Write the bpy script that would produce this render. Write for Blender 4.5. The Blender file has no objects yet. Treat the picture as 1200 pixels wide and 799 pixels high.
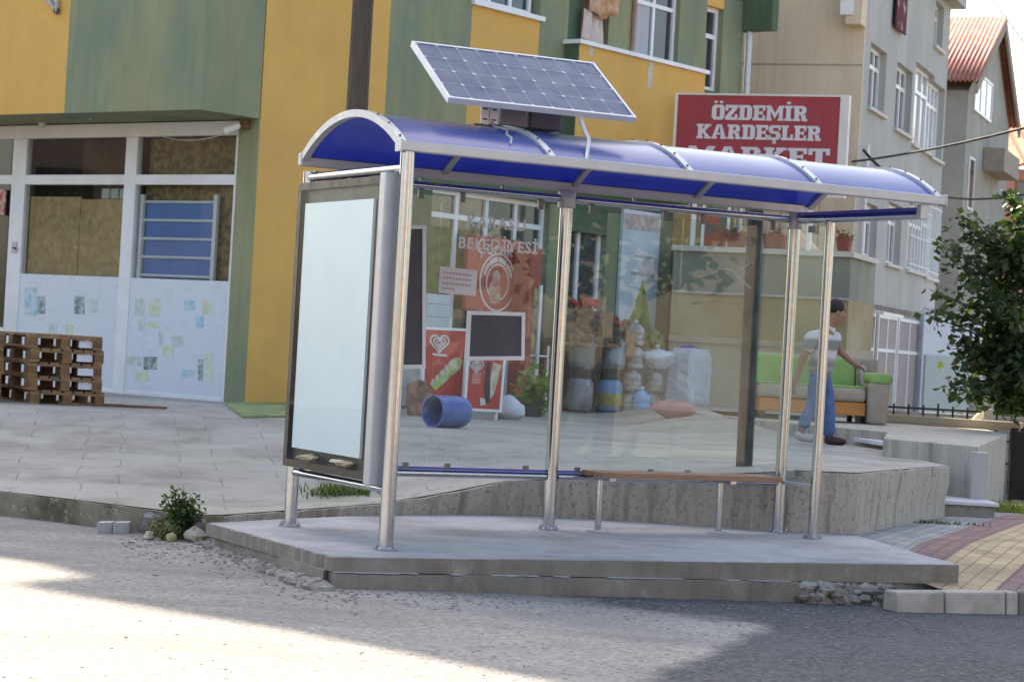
import bpy, bmesh, math, random
from mathutils import Vector, Matrix
import numpy as np
R = math.radians
random.seed(7)
RNG = np.random.default_rng(7)

# ------------------------------------------------------------ camera, sky, sun
scn = bpy.context.scene
COL = scn.collection
FPX, ROLL, PITCH, HC = 2628.9, 0.0564, 0.0027, 1.3051      # focal length in photo pixels, tilt, eye height above the slab
cr, sr, cp, sp = math.cos(ROLL), math.sin(ROLL), math.cos(PITCH), math.sin(PITCH)
r0, u0, FWD = Vector((1, 0, 0)), Vector((0, -sp, cp)), Vector((0, cp, sp))
CR = cr*r0 + sr*u0
CU = cr*u0 - sr*r0
EYE = Vector((0, 0, HC))
cam = bpy.data.cameras.new('camera')
cam.lens = FPX/1200*36
cam.sensor_width = 36
cam.clip_end = 3000
cam.dof.use_dof = True
cam.dof.focus_distance = 14.5
cam.dof.aperture_fstop = 7
camo = bpy.data.objects.new('camera', cam)
COL.objects.link(camo)
camo.matrix_world = Matrix(((CR.x, CU.x, -FWD.x, 0), (CR.y, CU.y, -FWD.y, 0), (CR.z, CU.z, -FWD.z, HC), (0, 0, 0, 1)))
scn.camera = camo
scn.cycles.use_denoising = True
scn.cycles.max_bounces = 10
scn.cycles.transparent_max_bounces = 24
scn.cycles.caustics_reflective = False
scn.cycles.caustics_refractive = False
scn.cycles.sample_clamp_indirect = 6

SUN_AZ, SUN_EL = R(-22), R(50)                              # azimuth from the view axis, positive to the right
SUND = Vector((math.sin(SUN_AZ)*math.cos(SUN_EL), math.cos(SUN_AZ)*math.cos(SUN_EL), math.sin(SUN_EL)))
w = bpy.data.worlds.new('World')
scn.world = w
w.use_nodes = True
nt = w.node_tree
sky = nt.nodes.new('ShaderNodeTexSky')
sky.sky_type = 'NISHITA'
sky.sun_disc = False
sky.sun_elevation = SUN_EL
sky.sun_rotation = SUN_AZ
sky.air_density = 1.0
sky.dust_density = 2.5
sky.ozone_density = 1.0
nt.nodes['Background'].inputs['Strength'].default_value = 0.15
nt.links.new(sky.outputs[0], nt.nodes['Background'].inputs[0])
sl = bpy.data.lights.new('sun', 'SUN')
sl.energy = 4.0
sl.angle = R(0.5)
sl.color = (1, .95, .86)
so = bpy.data.objects.new('sun', sl)
COL.objects.link(so)
so.rotation_euler = SUND.to_track_quat('Z', 'Y').to_euler()
so.location = (0, 0, 60)
scn.view_settings.view_transform = 'Standard'
scn.view_settings.look = 'None'
scn.view_settings.exposure = 1.6
scn.view_settings.use_white_balance = True
scn.view_settings.white_balance_temperature = 7300
scn.view_settings.white_balance_tint = 10
scn.view_settings.gamma = 1
scn.view_settings.use_curve_mapping = False

# ------------------------------------------------------------ photo pixel -> place
def ray(px, py):
    return (FWD + CR*((px-600)/FPX) - CU*((py-399.5)/FPX))
def P(px, py, y):
    d = ray(px, py); return EYE + d*(y/d.y)
def G(px, py, z):
    d = ray(px, py); return EYE + d*((z-HC)/d.z)
def PL(px, py, o, n):
    d = ray(px, py); return EYE + d*((Vector(o)-EYE).dot(n)/d.dot(n))
def interp(x, xs, ys):
    return float(np.interp(x, xs, ys))
def sstep(a, b, x):
    t = min(1, max(0, (x-a)/(b-a))); return t*t*(3-2*t)
def tz(x, y):                                               # height of the paved terrace
    zf = interp(x, [-4, -2, -.9, 0, 1.2, 2.3], [0, 0, .09, .25, .36, .48])
    t = min(1, max(0, (y-17.2)/5))
    z = zf*(1-t) + .44*t
    return z + .18*sstep(25, 27.2, y)*sstep(1.2, 2.6, x)
def T(px, py):
    z = .44
    for _ in range(30):
        p = G(px, py, z); z = z*.5 + .5*tz(p.x, p.y)
    return p
def rz(x, y=0):                                             # road
    return -.18 - .025*max(0, min(x, 12)+1)

# ------------------------------------------------------------ materials
MATS = {}
def ramp_nodes(nt, src, stops, pos=None):
    r = nt.nodes.new('ShaderNodeValToRGB')
    el = r.color_ramp.elements
    while len(el) < len(stops): el.new(.5)
    for e, (p, c) in zip(el, stops):
        e.position = p; e.color = (*c, 1) if len(c) == 3 else c
    nt.links.new(src, r.inputs[0]); return r.outputs[0]
def sc(c, k): return tuple(min(1, x*k) for x in c)
def mat(name, col, rough=.75, metal=0, var=.15, scale=3, bump=0, bscale=60, spec=.4, col2=None, c2scale=.8, c2pos=(.42, .62),
        spot=None, spotscale=80, spotpos=(.55, .7), stretch=None, coat=0, bdist=.01, streak=None, grain=0):
    if name in MATS: return MATS[name]
    m = bpy.data.materials.new(name); m.use_nodes = True
    nt = m.node_tree; b = nt.nodes['Principled BSDF']; L = nt.links.new
    b.inputs['Roughness'].default_value = rough; b.inputs['Metallic'].default_value = metal
    b.inputs['Specular IOR Level'].default_value = spec; b.inputs['Coat Weight'].default_value = coat
    geo = nt.nodes.new('ShaderNodeNewGeometry'); vec = geo.outputs['Position']
    if stretch:
        mp = nt.nodes.new('ShaderNodeMapping'); mp.inputs['Scale'].default_value = stretch
        L(vec, mp.inputs[0]); vec2 = mp.outputs[0]
    else: vec2 = vec
    def noise(s, d=5, v=vec2, rg=.6):
        n = nt.nodes.new('ShaderNodeTexNoise'); n.inputs['Scale'].default_value = s; n.inputs['Detail'].default_value = d
        n.inputs['Roughness'].default_value = rg; L(v, n.inputs['Vector']); return n.outputs['Fac']
    out = ramp_nodes(nt, noise(scale), [(.3, sc(col, 1-var)), (.7, sc(col, 1+var))])
    def mixin(fac, c):
        mx = nt.nodes.new('ShaderNodeMix'); mx.data_type = 'RGBA'
        L(fac, mx.inputs['Factor']); L(out, mx.inputs['A'])
        if isinstance(c, tuple): mx.inputs['B'].default_value = (*c, 1)
        else: L(c, mx.inputs['B'])
        return mx.outputs['Result']
    if col2:
        f = ramp_nodes(nt, noise(c2scale, 6), [(c2pos[0], (0, 0, 0)), (c2pos[1], (1, 1, 1))]); out = mixin(f, col2)
    if spot:
        f = ramp_nodes(nt, noise(spotscale, 3, vec), [(spotpos[0], (0, 0, 0)), (spotpos[1], (1, 1, 1))]); out = mixin(f, spot)
    if streak:                                               # rain streaks running down the plaster
        mp3 = nt.nodes.new('ShaderNodeMapping'); mp3.inputs['Scale'].default_value = (7, 7, .35); L(vec, mp3.inputs[0])
        f = ramp_nodes(nt, noise(1.0, 7, mp3.outputs[0], .7), [(.50, (0, 0, 0)), (.72, (streak[1],)*3)]); out = mixin(f, streak[0])
        f = ramp_nodes(nt, noise(5.5, 3, vec, .5), [(.66, (0, 0, 0)), (.70, (streak[1]*.9,)*3)]); out = mixin(f, sc(col, .86))
    if grain:
        f = ramp_nodes(nt, noise(150, 2, vec), [(.35, (0, 0, 0)), (.65, (grain,)*3)]); out = mixin(f, sc(col, .6))
    L(out, b.inputs['Base Color'])
    if var and rough < .95:
        rr = ramp_nodes(nt, noise(scale*2.3), [(.3, (rough*.8,)*3), (.7, (min(1, rough*1.2),)*3)]); L(rr, b.inputs['Roughness'])
    if bump:
        bp = nt.nodes.new('ShaderNodeBump'); bp.inputs['Strength'].default_value = bump; bp.inputs['Distance'].default_value = bdist
        L(noise(bscale, 6, vec), bp.inputs['Height']); L(bp.outputs[0], b.inputs['Normal'])
    MATS[name] = m; return m
def glass_mat(name, tint, refl=1.0, rough=.0, haze=0.0):
    if name in MATS: return MATS[name]
    m = bpy.data.materials.new(name); m.use_nodes = True; nt = m.node_tree; nt.nodes.clear(); L = nt.links.new
    o = nt.nodes.new('ShaderNodeOutputMaterial'); t = nt.nodes.new('ShaderNodeBsdfTransparent'); t.inputs[0].default_value = (*tint, 1)
    g = nt.nodes.new('ShaderNodeBsdfGlossy'); g.inputs['Roughness'].default_value = rough
    base = t.outputs[0]
    if haze:
        d = nt.nodes.new('ShaderNodeBsdfDiffuse'); d.inputs[0].default_value = (.75, .8, .8, 1)  # whitish veil of reflected light mixed in as diffuse colour
        n = nt.nodes.new('ShaderNodeTexNoise'); n.inputs['Scale'].default_value = 2.5; n.inputs['Detail'].default_value = 7
        ge = nt.nodes.new('ShaderNodeNewGeometry'); L(ge.outputs['Position'], n.inputs['Vector'])
        f = ramp_nodes(nt, n.outputs['Fac'], [(.35, (haze*.3,)*3), (.75, (haze,)*3)])
        mh = nt.nodes.new('ShaderNodeMixShader'); L(f, mh.inputs[0]); L(base, mh.inputs[1]); L(d.outputs[0], mh.inputs[2]); base = mh.outputs[0]
    fr = nt.nodes.new('ShaderNodeFresnel'); fr.inputs[0].default_value = 1.5
    mu = nt.nodes.new('ShaderNodeMath'); mu.operation = 'MULTIPLY'; mu.inputs[1].default_value = refl; L(fr.outputs[0], mu.inputs[0])
    # a pane mirrors on the face turned to the viewer only, so the ray is not trapped inside the thin sheet
    ge2 = nt.nodes.new('ShaderNodeNewGeometry'); inv = nt.nodes.new('ShaderNodeMath'); inv.operation = 'SUBTRACT'; inv.inputs[0].default_value = 1; L(ge2.outputs['Backfacing'], inv.inputs[1])
    mu2 = nt.nodes.new('ShaderNodeMath'); mu2.operation = 'MULTIPLY'; L(mu.outputs[0], mu2.inputs[0]); L(inv.outputs[0], mu2.inputs[1])
    mx = nt.nodes.new('ShaderNodeMixShader'); L(mu2.outputs[0], mx.inputs[0]); L(base, mx.inputs[1]); L(g.outputs[0], mx.inputs[2])
    L(mx.outputs[0], o.inputs[0]); MATS[name] = m; return m
def leaf_mat(name, c1, c2, trans=.45):
    if name in MATS: return MATS[name]
    m = bpy.data.materials.new(name); m.use_nodes = True; nt = m.node_tree; nt.nodes.clear(); L = nt.links.new
    o = nt.nodes.new('ShaderNodeOutputMaterial'); d = nt.nodes.new('ShaderNodeBsdfPrincipled'); d.inputs['Roughness'].default_value = .45
    t = nt.nodes.new('ShaderNodeBsdfTranslucent'); ge = nt.nodes.new('ShaderNodeNewGeometry')
    c = ramp_nodes(nt, ge.outputs['Random Per Island'], [(0, c1), (1, c2)])
    L(c, d.inputs['Base Color'])
    t2 = nt.nodes.new('ShaderNodeMix'); t2.data_type = 'RGBA'; t2.blend_type = 'MULTIPLY'; t2.inputs['Factor'].default_value = 1
    L(c, t2.inputs['A']); t2.inputs['B'].default_value = (2.2, 2.4, .7, 1); L(t2.outputs['Result'], t.inputs[0])
    mx = nt.nodes.new('ShaderNodeMixShader'); mx.inputs[0].default_value = trans; L(d.outputs[0], mx.inputs[1]); L(t.outputs[0], mx.inputs[2])
    L(mx.outputs[0], o.inputs[0]); MATS[name] = m; return m

# ------------------------------------------------------------ mesh building
ORG = {}
class MB:
    def __init__(s): s.v = []; s.f = []
    def poly(s, pts):
        i = len(s.v); s.v += [Vector(p) for p in pts]; s.f.append(list(range(i, i+len(pts)))); return s
    def hexa(s, p):                                          # 8 points: bottom 4, top 4 in order
        i = len(s.v); s.v += [Vector(q) for q in p]
        for f in ((3, 2, 1, 0), (4, 5, 6, 7), (0, 1, 5, 4), (1, 2, 6, 5), (2, 3, 7, 6), (3, 0, 4, 7)): s.f.append([i+k for k in f])
        return s
    def box(s, lo, hi, fr=None):
        x0, y0, z0 = lo; x1, y1, z1 = hi
        p = [(x0, y0, z0), (x1, y0, z0), (x1, y1, z0), (x0, y1, z0), (x0, y0, z1), (x1, y0, z1), (x1, y1, z1), (x0, y1, z1)]
        return s.hexa([fr(*q) if fr else q for q in p])
    def prism(s, pts, vec):                                  # polygon extruded along vec
        i = len(s.v); n = len(pts); vec = Vector(vec)
        s.v += [Vector(p) for p in pts] + [Vector(p)+vec for p in pts]
        s.f.append(list(range(i+n-1, i-1, -1))); s.f.append(list(range(i+n, i+2*n)))
        for k in range(n): s.f.append([i+k, i+(k+1) % n, i+n+(k+1) % n, i+n+k])
        return s
    def tube(s, pts, r, seg=12, cap=True):
        pts = [Vector(p) for p in pts]; n = len(pts); rs = r if isinstance(r, (list, tuple)) else [r]*n
        i0 = len(s.v); up = None
        for k in range(n):
            t = ((pts[min(k+1, n-1)]-pts[k]).normalized() + (pts[k]-pts[max(k-1, 0)]).normalized()).normalized()
            if up is None:
                up = t.orthogonal().normalized()
            up = (up - t*up.dot(t)).normalized(); q = t.cross(up)
            for j in range(seg):
                a = 2*math.pi*j/seg; s.v.append(pts[k] + (up*math.cos(a)+q*math.sin(a))*rs[k])
        for k in range(n-1):
            for j in range(seg):
                a = i0+k*seg+j; b = i0+k*seg+(j+1) % seg; s.f.append([a, b, b+seg, a+seg])
        if cap:
            s.f.append([i0+j for j in range(seg-1, -1, -1)]); s.f.append([i0+(n-1)*seg+j for j in range(seg)])
        return s
    def lathe(s, prof, c=(0, 0, 0), seg=20, axis=None):      # prof = [(r, z)]
        c = Vector(c); ax = Vector(axis).normalized() if axis else Vector((0, 0, 1))
        q = ax.orthogonal().normalized(); t = ax.cross(q); i0 = len(s.v); n = len(prof)
        for r, z in prof:
            for j in range(seg):
                a = 2*math.pi*j/seg; s.v.append(c + ax*z + (q*math.cos(a)+t*math.sin(a))*max(r, 1e-4))
        for k in range(n-1):
            for j in range(seg):
                a = i0+k*seg+j; b = i0+k*seg+(j+1) % seg; s.f.append([a, b, b+seg, a+seg])
        return s
    def blob(s, c, r, seed=0, amp=.2, seg=10, rings=7, squash=1):
        c = Vector(c); rn = random.Random(seed); i0 = len(s.v); ph = [rn.uniform(0, 6.3) for _ in range(6)]
        rx, ry, rzz = r if isinstance(r, (tuple, list)) else (r, r, r)
        for k in range(rings+1):
            th = math.pi*k/rings
            for j in range(seg):
                a = 2*math.pi*j/seg
                q = 1 + amp*(math.sin(2*a+ph[0]+th)*.5+math.sin(3*a+ph[1]-2*th)*.35+math.sin(3*th+ph[2])*.4+rn.uniform(-.3, .3)*(0 < k < rings))
                s.v.append(c+Vector((rx*math.sin(th)*math.cos(a)*q, ry*math.sin(th)*math.sin(a)*q, rzz*math.cos(th)*q)))
        for k in range(rings):
            for j in range(seg):
                a = i0+k*seg+j; b = i0+k*seg+(j+1) % seg; s.f.append([a, a+seg, b+seg, b])
        return s
    def build(s, name, m, parent=None, origin=None, smooth=False, bevel=0, bseg=2):
        if parent is not None: o = ORG[parent.name]
        elif origin is not None: o = Vector(origin)
        else:
            xs = [v.x for v in s.v]; ys = [v.y for v in s.v]
            o = Vector(((min(xs)+max(xs))/2, (min(ys)+max(ys))/2, min(v.z for v in s.v)))
        me = bpy.data.meshes.new(name)
        me.from_pydata([tuple(v-o) for v in s.v], [], s.f)
        bm = bmesh.new(); bm.from_mesh(me)
        bmesh.ops.remove_doubles(bm, verts=bm.verts, dist=1e-5)
        bmesh.ops.recalc_face_normals(bm, faces=bm.faces)
        if bevel: bmesh.ops.bevel(bm, geom=[e for e in bm.edges if len(e.link_faces) == 2 and e.calc_face_angle(0) > .5], offset=bevel, segments=bseg, affect='EDGES', clamp_overlap=True, profile=.5)
        bm.to_mesh(me); bm.free()
        if smooth:
            me.polygons.foreach_set('use_smooth', [True]*len(me.polygons)); me.set_sharp_from_angle(angle=R(38))
        me.materials.append(m)
        ob = bpy.data.objects.new(name, me); COL.objects.link(ob)
        if parent is not None: ob.parent = parent
        else: ob.location = o
        ORG[ob.name] = o
        return ob
def empty(name, loc):
    o = bpy.data.objects.new(name, None); COL.objects.link(o); o.location = loc; o.empty_display_size = .2
    ORG[o.name] = Vector(loc); return o
def tag(o, label=None, cat=None, group=None, kind=None):
    if label: o['label'] = label
    if cat: o['category'] = cat
    if group: o['group'] = group
    if kind: o['kind'] = kind
    return o
def thing(name, label, cat, loc, group=None):
    return tag(empty(name, loc), label, cat, group)
def copy_tree(o, parent=None):
    c = o.copy(); COL.objects.link(c)
    if parent is not None: c.parent = parent
    for ch in list(o.children): copy_tree(ch, c)
    return c
def text_mb(txt, size, fr, depth=.004, bold=0, align='CENTER', spacing=1.0):
    cu = bpy.data.curves.new('lettering', 'FONT'); cu.body = txt; cu.size = size; cu.align_x = align; cu.offset = bold; cu.extrude = depth/2
    cu.space_character = spacing; cu.resolution_u = 3
    ob = bpy.data.objects.new('lettering', cu); COL.objects.link(ob)
    dg = bpy.context.evaluated_depsgraph_get(); dg.update()
    me = bpy.data.meshes.new_from_object(ob.evaluated_get(dg))
    m = MB(); m.v = [Vector(fr(v.co.x, v.co.y, v.co.z+depth/2)) for v in me.vertices]; m.f = [list(p.vertices) for p in me.polygons]
    bpy.data.objects.remove(ob); bpy.data.curves.remove(cu); bpy.data.meshes.remove(me)
    return m
def skin(name, verts, edges, rad, m, parent, sub=2, origin=None, root=0):
    o = ORG[parent.name] if parent is not None else Vector(origin)
    me = bpy.data.meshes.new(name); me.from_pydata([tuple(Vector(v)-o) for v in verts], edges, [])
    ob = bpy.data.objects.new(name, me); COL.objects.link(ob)
    mod = ob.modifiers.new('s', 'SKIN'); mod.use_smooth_shade = True
    for k, r in enumerate(rad):
        me.skin_vertices[0].data[k].radius = (r, r) if not isinstance(r, (tuple, list)) else r
        me.skin_vertices[0].data[k].use_root = (k == root)
    ms = ob.modifiers.new('u', 'SUBSURF'); ms.levels = sub; ms.render_levels = sub
    dg = bpy.context.evaluated_depsgraph_get(); dg.update()
    me2 = bpy.data.meshes.new_from_object(ob.evaluated_get(dg))
    ob.modifiers.clear(); ob.data = me2; bpy.data.meshes.remove(me)
    me2.polygons.foreach_set('use_smooth', [True]*len(me2.polygons))
    me2.materials.clear(); me2.materials.append(m)
    if parent is not None: ob.parent = parent
    else: ob.location = o
    ORG[ob.name] = o
    return ob
def leaves(name, m, centers, size, parent=None, origin=None, flat=.3, aspect=.75, dirs=None):
    n = len(centers); V = np.zeros((n*5, 3)); F = []
    for i, c in enumerate(centers):
        a = RNG.uniform(0, 2*math.pi); el = RNG.normal(0, .5)
        d = np.array([math.cos(a)*math.cos(el), math.sin(a)*math.cos(el), math.sin(el)-.35]) if dirs is None else dirs[i]
        d = d/np.linalg.norm(d); t = np.cross(d, RNG.normal(0, 1, 3)*np.array([flat, flat, 1])); t /= np.linalg.norm(t)+1e-9
        nrm = np.cross(d, t); s = size*RNG.uniform(.6, 1.25); h = s*aspect*.5
        V[i*5:(i+1)*5] = [c, c+d*s*.45+t*h+nrm*s*.08, c+d*s, c+d*s*.45-t*h+nrm*s*.08, c+d*s*.5-nrm*s*.04]
        k = i*5; F += [(k, k+4, k+1), (k+4, k+2, k+1), (k, k+3, k+4), (k+4, k+3, k+2)]
    mb = MB(); o = ORG[parent.name] if parent is not None else Vector(origin)
    me = bpy.data.meshes.new(name); me.from_pydata((V-np.array(o)).tolist(), [], F); me.materials.append(m)
    ob = bpy.data.objects.new(name, me); COL.objects.link(ob)
    if parent is not None: ob.parent = parent
    else: ob.location = o
    ORG[ob.name] = o; return ob
# ------------------------------------------------------------ palette
M_steel = mat('polished_steel', (.47, .50, .55), .17, 1, .08, 20, bump=.02, bscale=30)
M_alu = mat('grey_aluminium', (.47, .48, .51), .38, .35, .06, 6)
M_white = mat('white_pvc', (.78, .79, .80), .35, 0, .05, 4, col2=(.66, .66, .64), c2scale=1.5, c2pos=(.5, .8))
M_dark = mat('dark_plastic', (.03, .028, .028), .4, 0, .2, 5)
M_black = mat('black_void', (.012, .012, .013), .8, 0, .2, 3)  # black stands in for the unlit rooms inside the buildings
M_conc = mat('old_concrete', (.30, .285, .26), .9, 0, .22, 4, bump=.5, bscale=35, col2=(.17, .16, .14), c2scale=2.2, c2pos=(.5, .72), spot=(.12, .11, .095), spotscale=28, spotpos=(.6, .75))
M_slab = mat('slab_concrete', (.43, .43, .44), .9, 0, .14, 5, bump=.45, bscale=45, col2=(.27, .265, .27), c2scale=1.0, c2pos=(.46, .64), bdist=.006, spot=(.47, .46, .45), spotscale=7, spotpos=(.6, .72), grain=.35)
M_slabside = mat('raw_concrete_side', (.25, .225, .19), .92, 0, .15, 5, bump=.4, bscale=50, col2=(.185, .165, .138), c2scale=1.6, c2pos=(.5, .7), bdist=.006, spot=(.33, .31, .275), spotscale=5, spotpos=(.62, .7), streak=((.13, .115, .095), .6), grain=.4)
M_wall = mat('stained_concrete', (.41, .375, .32), .92, 0, .14, 3, bump=.45, bscale=30, col2=(.15, .14, .12), c2scale=1.4, c2pos=(.52, .74), stretch=(6, 6, .7), spot=(.2, .19, .165), spotscale=30)
M_wood = mat('raw_pallet_wood', (.30, .175, .085), .85, 0, .3, 6, bump=.3, bscale=60, col2=(.17, .105, .06), c2scale=5, stretch=(1, 1, 5))
M_orange = mat('orange_stucco', (.72, .425, .115), .9, 0, .06, 2, bump=.15, bscale=90, col2=(.64, .37, .105), c2scale=.9, c2pos=(.4, .75), bdist=.004, streak=((.50, .31, .11), .22), grain=.3)
M_green = mat('green_stucco', (.29, .295, .165), .9, 0, .14, 1.3, bump=.15, bscale=90, col2=(.175, .235, .165), c2scale=1.1, c2pos=(.42, .66), stretch=(1, 1, .45), bdist=.004, streak=((.15, .17, .11), .45), grain=.3)
M_green2 = mat('dark_green_stucco', (.085, .135, .08), .9, 0, .12, 2, bump=.15, bscale=80, bdist=.004, streak=((.05, .08, .05), .5), grain=.3)
M_cream = mat('cream_plaster', (.74, .62, .47), .92, 0, .06, 1.5, bump=.2, bscale=50, col2=(.67, .56, .42), c2scale=.6, streak=((.45, .37, .28), .5), grain=.2)
M_greypl = mat('grey_plaster', (.45, .44, .415), .92, 0, .08, 1.2, bump=.2, bscale=40, col2=(.37, .36, .34), c2scale=.7, c2pos=(.45, .7), stretch=(1, 1, .5), streak=((.29, .28, .26), .5), grain=.2)
M_pane = mat('dark_window_glass', (.03, .035, .04), .04, 0, .3, 2, spec=.9)
M_clear = glass_mat('clear_shop_glass', (.86, .9, .9), 1.2)

def setting(mb, name, m, **k):
    return tag(mb.build(name, m, **k), kind='structure')

# ------------------------------------------------------------ ground and road
def grid(xs, ys, fz):
    mb = MB(); n = len(xs)
    mb.v = [Vector((x, y, fz(x, y))) for y in ys for x in xs]
    mb.f = [[j*n+i, j*n+i+1, (j+1)*n+i+1, (j+1)*n+i] for j in range(len(ys)-1) for i in range(n-1)]
    return mb
M_soil = mat('distant_ground', (.16, .145, .11), .95, 0, .2, .5)
setting(grid([-900, -60, 60, 900], [-900, -60, 60, 900], lambda x, y: -.75), 'ground', M_soil, origin=(0, 0, -.75))

def road_material():
    m = bpy.data.materials.new('chipseal_road'); m.use_nodes = True; nt = m.node_tree; L = nt.links.new; b = nt.nodes['Principled BSDF']
    b.inputs['Roughness'].default_value = .93; b.inputs['Specular IOR Level'].default_value = .25
    geo = nt.nodes.new('ShaderNodeNewGeometry'); vec = geo.outputs['Position']
    def noise(s, d=5, rg=.6):
        n = nt.nodes.new('ShaderNodeTexNoise'); n.inputs['Scale'].default_value = s; n.inputs['Detail'].default_value = d; n.inputs['Roughness'].default_value = rg
        L(vec, n.inputs[0]); return n.outputs['Fac']
    def mixc(f, a, c):
        x = nt.nodes.new('ShaderNodeMix'); x.data_type = 'RGBA'; L(f, x.inputs['Factor'])
        for k, q in (('A', a), ('B', c)):
            if isinstance(q, tuple): x.inputs[k].default_value = (*q, 1)
            else: L(q, x.inputs[k])
        return x.outputs['Result']
    def math_(op, a, c):
        x = nt.nodes.new('ShaderNodeMath'); x.operation = op
        for k, q in enumerate((a, c)):
            if isinstance(q, (int, float)): x.inputs[k].default_value = q
            else: L(q, x.inputs[k])
        return x.outputs[0]
    # pale gravel dressing, chips seen one by one
    vo = nt.nodes.new('ShaderNodeTexVoronoi'); vo.inputs['Scale'].default_value = 42; L(vec, vo.inputs['Vector'])
    chips = ramp_nodes(nt, vo.outputs['Color'], [(.03, (.13, .12, .105)), (.2, (.24, .225, .205)), (.5, (.31, .295, .27)), (.9, (.39, .375, .345))])
    dusty = mixc(ramp_nodes(nt, noise(1.1, 7), [(.38, (0, 0, 0)), (.7, (.65,)*3)]), chips, (.225, .215, .20))
    dusty = mixc(ramp_nodes(nt, noise(60, 2), [(.60, (0, 0, 0)), (.70, (.75,)*3)]), dusty, (.12, .105, .09))
    mpt = nt.nodes.new('ShaderNodeMapping'); mpt.inputs['Rotation'].default_value = (0, 0, .28); mpt.inputs['Scale'].default_value = (.25, 1.3, 1); L(vec, mpt.inputs[0])
    ntr = nt.nodes.new('ShaderNodeTexNoise'); ntr.inputs['Scale'].default_value = 1.5; ntr.inputs['Detail'].default_value = 6; L(mpt.outputs[0], ntr.inputs[0])
    dusty = mixc(ramp_nodes(nt, ntr.outputs['Fac'], [(.46, (0, 0, 0)), (.68, (.55,)*3)]), dusty, (.17, .165, .155))
    asph = ramp_nodes(nt, vo.outputs['Color'], [(.1, (.05, .052, .058)), (.6, (.085, .087, .093)), (.97, (.15, .15, .15))])
    asph = mixc(ramp_nodes(nt, noise(1.6, 6), [(.45, (0, 0, 0)), (.75, (.6,)*3)]), asph, (.125, .125, .13))
    # new asphalt lies to the right of a ragged diagonal joint and in a strip along the kerb
    s = nt.nodes.new('ShaderNodeSeparateXYZ'); L(vec, s.inputs[0])
    jag = math_('MULTIPLY', math_('SUBTRACT', noise(2.2, 6, .7), .5), 1.1)
    a, bb = G(885, 742, -.25), G(750, 799, -.22)
    d = (bb-a); nx, ny = -d.y, d.x; ln = math.hypot(nx, ny); nx, ny = nx/ln, ny/ln
    q = G(1100, 780, -.27)
    if (q.x-a.x)*nx+(q.y-a.y)*ny < 0: nx, ny = -nx, -ny
    d1 = math_('SUBTRACT', math_('ADD', math_('MULTIPLY', s.outputs[0], nx), math_('MULTIPLY', s.outputs[1], ny)), a.x*nx+a.y*ny)
    a2, b2 = G(570, 690, -.2), G(900, 735, -.25)
    d = (b2-a2); mx_, my_ = -d.y, d.x; ln = math.hypot(mx_, my_); mx_, my_ = mx_/ln, my_/ln
    if my_ < 0: mx_, my_ = -mx_, -my_
    d2 = math_('SUBTRACT', math_('ADD', math_('MULTIPLY', s.outputs[0], mx_), math_('MULTIPLY', s.outputs[1], my_)), a2.x*mx_+a2.y*my_)
    e2 = math_('SUBTRACT', s.outputs[0], a2.x)
    d2 = math_('MINIMUM', d2, e2)
    f1 = ramp_nodes(nt, math_('ADD', math_('MULTIPLY', math_('ADD', d1, math_('MULTIPLY', jag, .35)), 1.6), .5), [(.40, (0, 0, 0)), (.62, (1, 1, 1))])
    f2 = ramp_nodes(nt, math_('ADD', math_('MULTIPLY', math_('ADD', d2, jag), 1.2), .5), [(.42, (0, 0, 0)), (.72, (1, 1, 1))])
    f = math_('MAXIMUM', f1, f2)
    L(mixc(f, dusty, asph), b.inputs['Base Color'])
    bp = nt.nodes.new('ShaderNodeBump'); bp.inputs['Strength'].default_value = .75; bp.inputs['Distance'].default_value = .012
    L(math_('ADD', vo.outputs['Distance'], math_('MULTIPLY', noise(9, 5), 1.0)), bp.inputs['Height']); L(bp.outputs[0], b.inputs['Normal'])
    return m
M_road = road_material()
setting(grid([-60, -20, -8, -4, -1, 1, 3, 5, 8, 12, 20, 60], [-40, -10, 0, 5, 8, 10, 12, 13, 14, 15, 16, 17, 18.5], lambda x, y: rz(x, y)), 'road', M_road, origin=(0, 10, -.2))

# ------------------------------------------------------------ shelter frame of reference
YAW = 0.4967
SO = Vector((-1.4412, 15.2991, 0))
EU = Vector((math.cos(YAW), math.sin(YAW), 0)); EV = Vector((math.sin(YAW), -math.cos(YAW), 0))
def S(u, v, z): return SO + EU*u + EV*v + Vector((0, 0, z))

# slab under the shelter
sl_ = [G(390, 652, 0), G(1124, 661, 0), G(1010, 628, 0), Vector((0.1, 17.62, 0)), Vector((-.95, 16.75, 0)), G(242, 612, 0)]
def ragged(a, b, n, amp, seed):
    rn = random.Random(seed); d = (b-a); t = Vector((-d.y, d.x, 0)).normalized()
    return [a+d*(k/n)+t*(rn.uniform(-amp, amp) if 0 < k < n else 0) for k in range(n)]
top = []
for k in range(6): top += ragged(sl_[k], sl_[(k+1) % 6], 70 if k == 0 else 30 if k == 5 else 8, .013, k)
def slab_bottom(p): return interp(p.x, [-1.1, 3.1], [-.088, -.135])
sb = MB(); n_ = len(top); sb.v = [p+Vector((0, 0, -.006)) for p in top]+[Vector((p.x, p.y, slab_bottom(p))) for p in top]
sb.f = [list(range(n_)), list(range(2*n_-1, n_-1, -1))]+[[k, n_+k, n_+(k+1) % n_, (k+1) % n_] for k in range(n_)]
platform_side = setting(sb, 'platform', M_slabside)
sb = MB(); cen = sum(sl_, Vector())/6
sb.prism([p+(cen-p).normalized()*.02+Vector((0, 0, -.03)) for p in top], (0, 0, .03)); setting(sb, 'platform_topping', M_slab, bevel=.004, bseg=1)
M_rub0 = mat('broken_concrete_base', (.26, .245, .22), .95, 0, .25, 8, bump=.8, bscale=30)
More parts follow.
